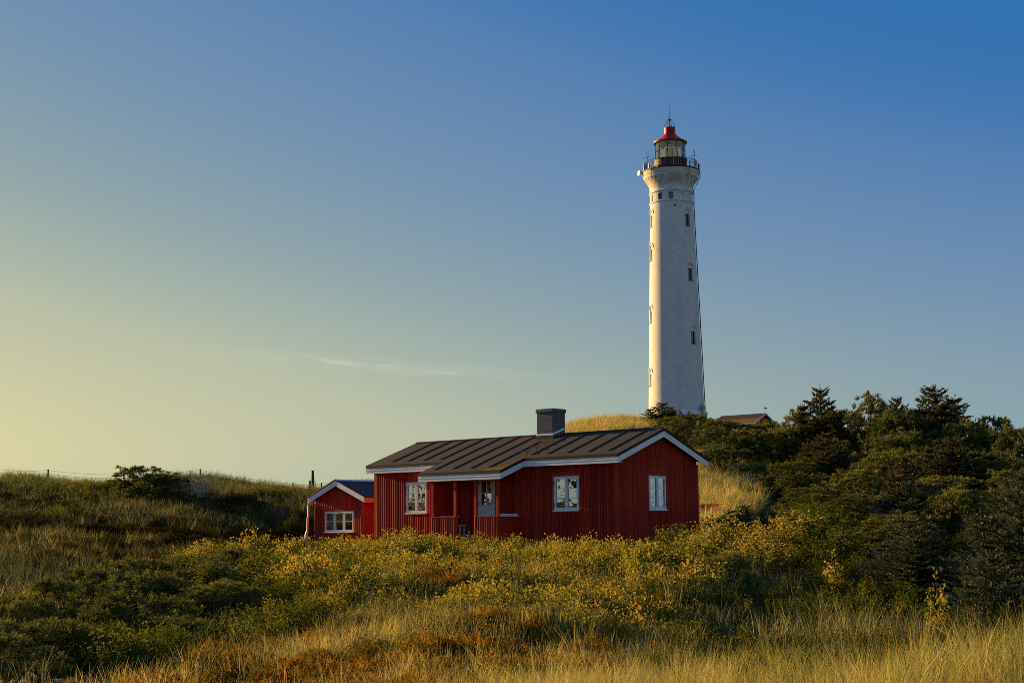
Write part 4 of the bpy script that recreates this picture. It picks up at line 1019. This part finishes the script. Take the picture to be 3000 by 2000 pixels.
ridge = [(-1.2, 15.5), (.6, 18.2), (2.0, 17.9), (3.4, 17.0), (5.4, 16.2), (8.5, 15.8), (8.5, 8.5), (-.5, 8.5)]
stuff('grass', 'tall straw and green marram grass on the near ridge at lower right', tall, *scatter(ridge, 17, noise_mask(1.1, .28, .56, 21), 1), .42, .80, seed=1, field=lambda x, y: .75+.5*vnoise(x/1.2, y/1.2, 59))
slope = [(-6.0, 17.0), (-4.6, 26), (-4.2, 34), (-1, 38), (3.6, 36), (3.2, 26), (2.6, 19), (.8, 18), (-.5, 13), (-6, 13)]
stuff('grass', 'short dry golden grass on the slope below the house', dry, *scatter(slope, 14, lambda x, y: noise_mask(2.0, .28, .58, 31)(x, y)*np.where(y > 25, .45, 1), 2), .6, 1.15, seed=2)
stuff('rose_thicket', 'low creeping olive and gold shrub scattered down the middle of the slope', rose, *scatter([(-5.2, 24), (-4.2, 34), (-1, 37), (3.2, 34), (2.6, 22), (.6, 19), (-2.5, 18)], 6, noise_mask(1.9, .40, .58, 111), 17), .30, .60, .18, .05, 17)
stuff('heath', 'rust brown heath cushions between the dry grass in front', heath, *scatter(slope, 5, noise_mask(2.0, .36, .62, 41), 3), .7, 1.5, .2, seed=3)
rosepoly = [(-9.8, 40), (-10.5, 50), (-10.5, 60), (-6.8, 60), (-3.6, 57.2), (6.8, 47.6), (5.6, 42), (4.6, 33), (3.0, 25), (.8, 24), (-1.6, 27), (-3.6, 29), (-5.5, 34)]
stuff('rose_thicket', 'low yellow and orange wild rose thicket along the house front', rose, *scatter(rosepoly, 9, lambda x, y: np.clip(.95-.80*noise_mask(2.2, .46, .62, 51)(x, y)*(y < 40), 0, 1), 4, .3), .62, 1.15, .18, .05, 4, field=lambda x, y: .62+.75*vnoise(x/1.7, y/1.7, 57))
edge = [(-10.2, 33), (-9, 44), (-4.6, 42), (-3.2, 32), (-4.2, 24), (-6.2, 22), (-7.8, 25)]
stuff('rose_thicket', 'green wild rose thicket in the shaded hollow left of the slope', roseg, *scatter(edge, 9, None, 5), .7, 1.2, .15, .05, 5, field=lambda x, y: .5+.8*vnoise(x/1.5, y/1.5, 58))
stuff('grass', 'thin green grass standing in the dark hollow and between the roses', wisp, *scatter([(-8.5, 17), (-8.5, 26), (-4.5, 36), (4.5, 40), (7.5, 34), (7, 21), (3, 21), (-2, 24), (-4, 17)], 4.0, noise_mask(2.2, .45, .62, 61), 6), .6, 1.1, seed=6)
stuff('grass', 'grass tufts with dark gaps on the flat behind the low pines', wisp, *scatter([(-26, 46), (-30, 64), (-10, 66), (-8.5, 58), (-10.5, 44), (-10.2, 36), (-18, 34)], 4.0, noise_mask(2.2, .46, .62, 71), 7), .7, 1.3, seed=7)
stuff('undergrowth', 'dark green low scrub patches on the face of the left dune', roseg, *scatter([(-33, 62), (-31, 79), (-10, 80), (-9, 66), (-14, 62)], 2.4, noise_mask(3.0, .46, .60, 121), 18), .7, 1.2, .2, .05, 18)
stuff('heath', 'dark crowberry and heath mats at the foot of the left dune', crow, *scatter([(-30, 46), (-32, 78), (-8, 74), (-9, 58), (-12, 42)], 4.2, noise_mask(3.4, .22, .48, 81), 8), .8, 1.7, .25, seed=8)
stuff('grass', 'marram grass on the left dune with shade mixed into its grey green', dune, *scatter([(-42, 62), (-44, 95), (-24, 94), (-6, 104), (0, 108), (1, 92), (-5, 68), (-12, 64)], 7.5, lambda x, y: np.clip(noise_mask(3.5, .22, .5, 91)(x, y)+np.clip((y-78)/4, 0, 1)*.8, .06, 1), 9), .65, 1.12, seed=9)
gold = variants('gold_tuft', [tuft_variant(45+i, 30, .78, .26, .022, GRASS, .34, .66) for i in range(4)])  # lighter straw tint paints sunlight into these blades
stuff('grass', 'marram coloured golden as if sunlit on the crest before the lighthouse', gold, *scatter([(2.6, 104), (3.4, 124), (10, 135), (26, 140), (26, 122), (14, 112), (6, 104)], 8, None, 10), .8, 1.3, seed=10)
stuff('grass', 'grass slope coloured bright gold as if sunlit between the house gable and the pines', gold, *scatter([(5.5, 58), (5, 74), (8, 92), (14, 92), (13.5, 76), (10.5, 62), (8, 54)], 6, None, 11), .8, 1.3, seed=11)
stuff('grass', 'loose marram tufts in the hollow below the right hand trees', wisp, *[np.concatenate(q) for q in zip(scatter([(4.5, 26), (4.6, 27.6), (5.7, 27.8), (5.9, 26.2)], 9, None, 12), scatter([(6.0, 26.2), (6.2, 28), (7.5, 28.2), (7.7, 26.4)], 10, None, 15), scatter([(2.4, 22), (3, 31), (6.2, 33), (8.0, 28), (7.8, 21.5)], .3, None, 16))], 1.1, 1.6, seed=12)  # darker, greener blades chosen so the hollow's shade is in their colour
stuff('undergrowth', 'dark green low undergrowth beneath the conifers on the right hillside', roseg, *scatter([(6.5, 30), (7.5, 50), (13, 62), (14, 80), (14, 104), (34, 104), (36, 70), (22, 40), (13, 28)], 3.2, None, 13), .6, 1.1, .2, seed=13)
stuff('grass', 'rough grass on the dunes around and beyond the frame', dune, *scatter([(-44, -12), (-44, 62), (-26, 62), (-14, 36), (-9, 8), (10, 8), (14, 26), (40, 60), (46, 40), (40, -12)], 1.2, None, 14), .7, 1.2, seed=14)

stuff('undergrowth', 'dark leafy ground cover in the hollow behind the near grass ridge', roseg, *scatter([(2.0, 21.5), (2.8, 32), (6.2, 35), (9.5, 31), (8.5, 20.5)], 5, None, 19), .45, .85, .2, .05, 19)

# ------------------------------------------------------------------ single plants
def plant(name, me, x, y, ztop, width, base, label, cat, group, rz=None, dz=0.0, second='trunk'):
    """base = (height, width) the mesh was made at; the copy is sized to reach ztop"""
    z = hz(x, y)-.05+dz; s = max(.35, ztop-z)/base[0]; sx = width/base[1]
    o = empty(name, (x, y, z), random.uniform(-3, 3) if rz is None else rz, label, cat, group); o.scale = (sx, sx, s)
    inst('crown' if second == 'trunk' else 'foliage', me[0], o); inst(second, me[1], o)
    return o
PF = [pine_variant(100+i, 3.6, 4.0, 30, 270, 11, .20, 15, .13, .030, bunch=.16) for i in range(4)]      # seen from afar
PU = [pine_variant(110+i, 3.2, 2.2, 20, 130, 11, .22, 15, .13, .028, flat=.35, lobe=.2, bunch=.14, leaders=9) for i in range(2)]     # upright, open
PN = [pine_variant(120+i, 1.7, 2.6, 34, 420, 9, .12, 14, .065, .013, flat=.45, lobe=.15, bunch=.09, leaders=8) for i in range(4)]    # low, near
SF = [spruce_variant(130+i, 4.2, 3.8, 14, 10, 16, .080, .034, cones=(.3 if i == 1 else .05), tops=6+i) for i in range(3)]
SN = [spruce_variant(140+i, 2.7, 2.8, 16, 11, 24, .050, .016, PINEB, droop=.2, tops=4) for i in range(2)]
LF = [leafy_variant(150+i, 1.5, 2.4, 60, 46, .070, ROSE, .06) for i in range(2)]
LG = [leafy_variant(155+i, 1.5, 2.4, 60, 46, .075, ROSEG, .05) for i in range(2)]
SAP = leafy_variant(160, 1.2, .5, 7, 34, .065, ROSE, .05)

G1 = 'mountain pines on the right hillside'
for me, x, y, zt, w, lab in (
    (PU[0], 14.20, 115, 9.87, 2.2, 'slim open pine in front of the lighthouse foot'),
    (PU[1], 14.89, 112, 8.99, 1.7, 'small sparse pine just right of the lighthouse foot'),
    (PF[0], 11.67, 100, 7.34, 3.2, 'dark pine behind the roof ridge below the lighthouse'),
    (PU[1], 11.31, 80, 4.61, 2.5, 'upright pine with candle shoots beside the gable eave'),
    (PF[1], 15.85, 95, 6.68, 4.4, 'broad pine standing just below the distant cabin'),
    (PF[2], 16.16, 106, 7.0, 3.2, 'dark pine covering the left part of the distant cabin'),
    (PF[3], 18.32, 96, 6.87, 4.0, 'rounded pine just right of the distant cabin gable'),
    (PF[0], 24.01, 96, 8.5, 4.4, 'dark round-headed pine on the skyline between two spruces'),
    (PU[0], 28.47, 86, 7.03, 2.8, 'open pine at the right end of the tree skyline'),
    (PU[1], 29.16, 84, 6.17, 1.9, 'smaller pine falling away at the far right of the skyline'),
    (PF[2], 13.86, 72, 3.40, 4.6, 'large bright green pine above the golden grass slope'),
    (PF[3], 13.70, 79, 3.51, 3.2, 'pine directly behind the large bright one by the grass slope'),
    (PF[1], 20.64, 76, 4.33, 5.2, 'wide pale green flat-topped pine in the middle of the hillside'),
    (PF[0], 15.34, 64, 2.42, 4.0, 'shadowy wide pine low in the middle of the hillside'),
    (PF[2], 17.65, 50, 2.07, 2.7, 'yellowish pine at the right frame edge, half way down'),
    (PF[3], 12.89, 42, 1.08, 2.2, 'small yellowish pine left of the blue-green spruce'),
    (PF[1], 22.91, 100, 7.17, 4.3, 'pine below the tall pointed spruce on the skyline'),
    (PF[3], 27.53, 88, 6.30, 4.2, 'dense pine under the right end of the skyline'),
    (PF[2], 12.65, 60, 1.71, 3.6, 'dark pine just above the green rose bush'),
    (PF[0], 26.38, 92, 7.05, 4.0, 'pine in front of the reddish coned spruce'),
    (PF[1], 10.93, 70, 2.03, 2.2, 'low pine at the upper edge of the golden grass slope'),
    (PF[2], 19.4, 88, 5.5, 4.4, 'pine in the second row under the pointed spruce'),
    (PF[3], 22.6, 84, 5.6, 4.6, 'spreading pine above the pale flat-topped pine'),
    (PF[0], 17.4, 60, 1.9, 4.0, 'dark wide pine beside the bare-twigged spruce'),
    (PF[1], 24.6, 74, 4.2, 4.6, 'shaded pine near the right edge behind the tall spruces'),
    (PF[1], 16.6, 112, 8.35, 4.0, 'pine hiding the left wall of the distant cabin'),
    (PF[3], 19.3, 110, 8.1, 4.2, 'pine hiding the gable wall of the distant cabin'),
    (PF[2], 13.2, 114, 8.9, 3.2, 'dense pine before the middle of the lighthouse foot'),
    (PF[0], 15.3, 110, 8.2, 3.4, 'dense pine between the lighthouse foot and the distant cabin'),
    (PF[3], 12.0, 110, 8.4, 3.0, 'pine on the grassy crest below the left edge of the lighthouse'),
    (PF[2], 22.2, 98, 8.3, 4.6, 'pine filling the skyline right beside the tall pointed spruce'),
    (PF[1], 26.0, 95, 8.2, 4.6, 'pine filling the skyline left of the reddish coned spruce'),
    (PF[3], 24.4, 90, 7.3, 5.0, 'broad pine below the round-headed skyline pine'),
    (PF[0], 19.4, 96, 7.5, 4.0, 'pine stepping up from the cabin towards the pointed spruce'),
    (PF[2], 29.3, 88, 7.0, 4.2, 'pine at the right shoulder of the skyline'),
    (PF[1], 30.6, 84, 6.2, 4.0, 'last pine of the skyline at the frame edge'),
    (PF[0], 10.3, 39, .25, 3.0, 'dark pine between the green rose bush and the dark young spruce'),
    (PF[2], 14.6, 48, 1.75, 4.4, 'dark wide pine above the blue-green spruce'),
    (PF[3], 18.2, 68, 3.4, 4.8, 'pine in the shadow under the pale flat-topped pine'),
    (PF[1], 12.6, 50, 1.2, 3.6, 'shaded pine just behind the big green rose bush'),
    (PF[2], 12.2, 84, 4.9, 3.8, 'pine rising right behind the gable eave of the house'),
    (PF[0], 13.6, 96, 6.5, 4.0, 'pine between the house roof and the distant cabin'),
    (PN[0], 5.13, 35, -.48, 1.6, 'small dark pine low among the rose bushes below the gable'),
    (PF[3], 12.9, 90, 5.3, 3.4, 'pine low behind the right slope of the house roof')):
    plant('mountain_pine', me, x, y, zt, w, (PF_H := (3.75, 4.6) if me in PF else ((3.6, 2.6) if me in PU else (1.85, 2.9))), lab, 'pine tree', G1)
G2 = 'spruces among the right hand pines'
for me, x, y, zt, w, lab in (
    (SF[0], 12.40, 118, 10.3, 4.4, 'spreading young spruce at the left side of the lighthouse foot'),
    (SF[0], 20.54, 95, 9.20, 5.0, 'tall pointed spruce, the highest on the left of the skyline'),
    (SF[1], 27.34, 92, 8.90, 7.0, 'wide spruce with reddish cones, highest on the right of the skyline'),
    (SF[2], 25.32, 94, 8.4, 4.0, 'narrow spruce leaning against the reddish coned one'),
    (SF[2], 18.60, 60, 3.68, 4.4, 'thin grey spruce with bare branches near the right edge'),
    (SF[1], 17.78, 82, 5.3, 5.0, 'greyish spruce in the middle of the pine hillside'),
    (SF[0], 12.05, 44, 2.10, 2.6, 'dark spruce with one long leader rising from the hillside middle'),
    (SN[0], 12.06, 43, 1.30, 3.6, 'dark young spruce standing in deep shade beside the rose bush'),
    (SN[1], 11.5, 32, .98, 4.4, 'large blue-green spruce at the right frame edge'),
    (SN[0], 8.90, 27, -.53, 2.0, 'low bluish spruce in the shadow at the lower right'),
    (SN[1], 9.6, 35, .2, 3.0, 'shadowy spruce between the green rose bush and the blue-green spruce'),
    (SN[0], 13.6, 37, 1.5, 3.6, 'spruce behind the blue-green one at the right frame edge')):
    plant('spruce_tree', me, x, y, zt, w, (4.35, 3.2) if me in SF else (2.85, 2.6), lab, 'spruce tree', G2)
G3 = 'wild rose bushes right of the house'
for me, x, y, zt, w, lab in (
    (LG[0], 9.9, 41.6, .52, 4.0, 'big rounded green rose bush under the dark pines'),
    (LF[0], 8.1, 41.6, .60, 3.6, 'tall yellow-leaved rose bush beside the green one'),
    (LF[1], 6.3, 42.8, .48, 3.2, 'orange-yellow rose bush in front of the red board fence'),
    (LF[0], 5.0, 44.2, .22, 2.6, 'yellow rose bush touching the gable wall of the house'),
    (LG[1], 8.4, 50, .80, 3.8, 'dark green bush behind the yellow roses by the board fence'),
    (LG[0], 10.80, 39.5, -.15, 2.2, 'shaded green bush at the right foot of the big green rose'),
    (LF[1], 6.5, 38, -.22, 2.8, 'straggling yellow rose bush with bare stems below the others'),
    (LG[1], 4.2, 36.5, -.66, 2.4, 'low green and gold rose bush in front of the small dark pine'),
    (LF[1], 3.9, 44.0, -.22, 2.0, 'low golden rose bush spreading along the foot of the house corner'),
    (LF[0], 7.2, 40.2, .15, 2.8, 'golden rose bush in the middle of the right hand roses'),
    (LG[1], 8.6, 38.6, -.05, 2.8, 'green rose bush just behind the yellow sapling')):
    plant('rose_bush', me, x, y, zt, w, (1.62, 2.4), lab, 'rose bush', G3, second='stem')
for x, y, zt, w, lab in ((7.49, 34, -.40, .55, 'yellow sapling in front of the big green rose bush'), (8.17, 28, -.62, .5, 'lone pale sapling before the low bluish spruce')):
    plant('sapling', SAP, x, y, zt, w, (1.28, .5), lab, 'sapling', 'slim saplings in the right hand hollow', second='stem')
G4 = 'low dwarf pines in the left foreground'
for i, (x, y, zt, w, lab) in enumerate((
    (-9.0, 26, -.88, 2.1, 'dwarf pine at the left frame edge, second from the bottom'),
    (-9.61, 30, -.83, 2.1, 'sunlit dwarf pine below the weathered rail at left'),
    (-9.49, 33, -.52, 2.3, 'dwarf pine covering the right end of the weathered rail'),
    (-8.91, 35, -.48, 2.2, 'bright tipped dwarf pine, second along the back row from the rail'),
    (-8.24, 37, -.44, 2.2, 'dwarf pine in the middle of the back row'),
    (-7.44, 39, -.38, 2.2, 'dwarf pine at the right end of the back row beside the roses'),
    (-7.31, 28, -1.02, 2.5, 'dark dwarf pine in the centre of the left thicket'),
    (-6.34, 31, -.96, 2.4, 'dark dwarf pine at the shaded right side of the thicket'),
    (-7.50, 24, -1.28, 2.2, 'shadowy dwarf pine low in front of the thicket'),
    (-7.39, 21, -1.36, 1.9, 'dwarf pine in the bottom left corner'),
    (-5.80, 26, -1.41, 1.8, 'small dark dwarf pine at the thicket front beside the slope'),
    (-8.4, 23, -1.15, 1.9, 'dwarf pine at the left frame edge, just above the corner one'),
    (-8.2, 32, -.72, 2.3, 'dwarf pine in the second row behind the dark centre'),
    (-7.3, 34.5, -.66, 2.3, 'dwarf pine in the second row nearest the green roses'))):
    plant('dwarf_pine', PN[i % 4], x, y, zt, w, (1.85, 2.9), lab, 'dwarf pine', G4)
plant('mountain_pine', PF[2], -18.3, 72, 3.45, 4.2, (3.75, 4.6), 'lone green pine on the left dune poking above its crest', 'pine tree', None)
plant('mountain_pine', PF[0], -17.7, 70.5, 2.75, 3.4, (3.75, 4.6), 'lower dark pine in front of the lone green pine on the left dune', 'pine tree', None)
plant('rose_bush', LG[0], -9.79, 64, .90, 1.1, (1.62, 2.4), 'small green bush on the dune side left of the hut', 'bush', None, second='stem')
for x, y, w, h, lab in ((-46, 42, 6, 6.5, 'dark pine on the dune left of the view'), (-52, 48, 6, 5.5, 'second dark pine left of the view, lower'), (-50, 36, 7, 7.0, 'broad pine farthest left of the view')):
    plant('mountain_pine', PF[1], x, y, hz(x, y)+h, w, (3.75, 4.6), lab, 'pine tree', 'pines mirrored in the windows')
# bare shrub on the left dune
g = np.random.default_rng(9); m = MB(); m2 = MB()
for k in range(15):
    a = g.uniform(0, 2*np.pi); sp = g.uniform(.25, 1.25); H = g.uniform(1.2, 1.95)*(1-.18*sp)
    e = np.array([math.cos(a)*sp, math.sin(a)*sp*.6, H]); b0 = np.array([.1*math.cos(a), .1*math.sin(a), -.1]); mid_ = b0*.5+e*.5+np.array([-.12*e[0], 0, .12])+g.normal(0, .04, 3)
    m.tube([b0, mid_, e], [.042, .030, .016], 4)
    for q in range(5):
        t = g.uniform(.4, .95); p = (b0*(1-t)+e*t) if t > .5 else (b0*(1-t)+mid_*t); d = unit(np.array([e[0], e[1], .9])*.6+g.normal(0, .5, 3)); p1 = p+d*g.uniform(.25, .5)
        m2.tube([p, p1], [.015, .008], 3, cap=False)
        for r in range(2): m2.tube([p+(p1-p)*.6, p+(p1-p)*.6+unit(d+g.normal(0, .5, 3))*.25], [.007, .004], 3, cap=False)
bs = empty('bare_shrub', (-15.75, 71.0, hz(-15.75, 71)), 0, 'bare grey twiggy shrub on the dune right of the lone pine', 'shrub')
m.build('trunk', TWIG, bs); m2.build('twig', TWIG, bs)
bt = MB()
for k in range(9):
    a = g.uniform(-.6, .9); p0 = np.array([g.normal(0, .1), g.normal(0, .1), 0]); d = unit(np.array([math.sin(a), g.normal(0, .4), .75]))
    L_ = g.uniform(.6, 1.3); p1 = p0+d*L_*.5+np.array([0, 0, .05]); p2 = p1+unit(d+g.normal(0, .35, 3))*L_*.5
    bt.tube([p0, p1, p2], [.010, .006, .003], 4)
    for q in range(2): bt.tube([p1, p1+unit(d+g.normal(0, .7, 3))*L_*.3], [.007, .003], 3, cap=False)
o = bt.build('bare_shrub', BARK, None); o.location = (-5.4, 25.0, hz(-5.4, 25)); tag(o, 'dead leafless twigs at the dark front of the dwarf pines', 'shrub')

# ------------------------------------------------------------------ dune fence, pole, rail
fence = empty('wire_fence', (-20, 83, 0), 0, 'thin wire fence on leaning posts along the left dune crest', 'fence')
tops = []
for x, y, zt, lean, r in ((-29.9, 83, 3.78, .12, .05), (-26.95, 83, 3.68, 0, .055), (-22.55, 83, 3.40, .02, .065), (-18.35, 84, 3.66, -.02, .05), (-12.84, 83.5, 2.78, 0, .06), (-11.5, 86, 2.86, .02, .05), (-7.0, 92, 3.55, 0, .05)):
    zb = hz(x, y)-.2; MB().tube([(x+20-lean, y-83, zb), (x+20, y-83, zt)], [r, r*.85], 6).build('fence_post', DARKW, fence); tops.append((x+20, y-83, zt-.05))
m = MB()
for a, b in zip(tops, tops[1:]):
    for dz in (0, -.22):
        m.tube([(a[0]+(b[0]-a[0])*t, a[1]+(b[1]-a[1])*t-.06, a[2]+(b[2]-a[2])*t+dz-.10*4*t*(1-t)) for t in np.linspace(0, 1, 9)], .006, 4, cap=False)
m.build('wire', IRON, fence)
x, y = -11.9, 85.0; zb = hz(x, y)-.3
pole = empty('timber_pole', (x, y, zb), 0, 'dark weathered timber pole with frayed wires above the hut', 'pole')
MB().tube([(0, 0, 0), (.02, 0, (3.56-zb)*.5), (.0, 0, 3.56-zb)], [.11, .095, .075], 8).build('shaft', DARKW, pole)
MB().tube([(-.16, -.05, 0), (-.15, -.05, 2.95-zb)], .06, 6).build('brace', DARKW, pole)
m = MB()
for s in (-1, 1):
    for k in range(3): m.tube([(s*.05, 0, 3.1-zb-.1*k), (s*(.14+.04*k), -.05, 3.0-zb-.12*k), (s*(.16+.02*k), .02, 2.7-zb-.15*k), (s*.08, 0, 2.5-zb-.1*k)], .010, 4)
m.build('frayed_wire', IRON, pole)
m = MB(); zl = max(hz(-14.5, 44), hz(-13.2, 44), hz(-15.6, 44))
m.tube([(-17.4, 44.2, -.66), (-15.6, 44, -.73), (-14.5, 44, -.80), (-13.6, 44, -.80), (-12.9, 44.1, -.74)], [.035, .045, .055, .05, .035], 7)
rl = m.build('weathered_log', GREY, None, smooth=40); tag(rl, 'long grey weathered log lying in the grass at the left edge', 'log')
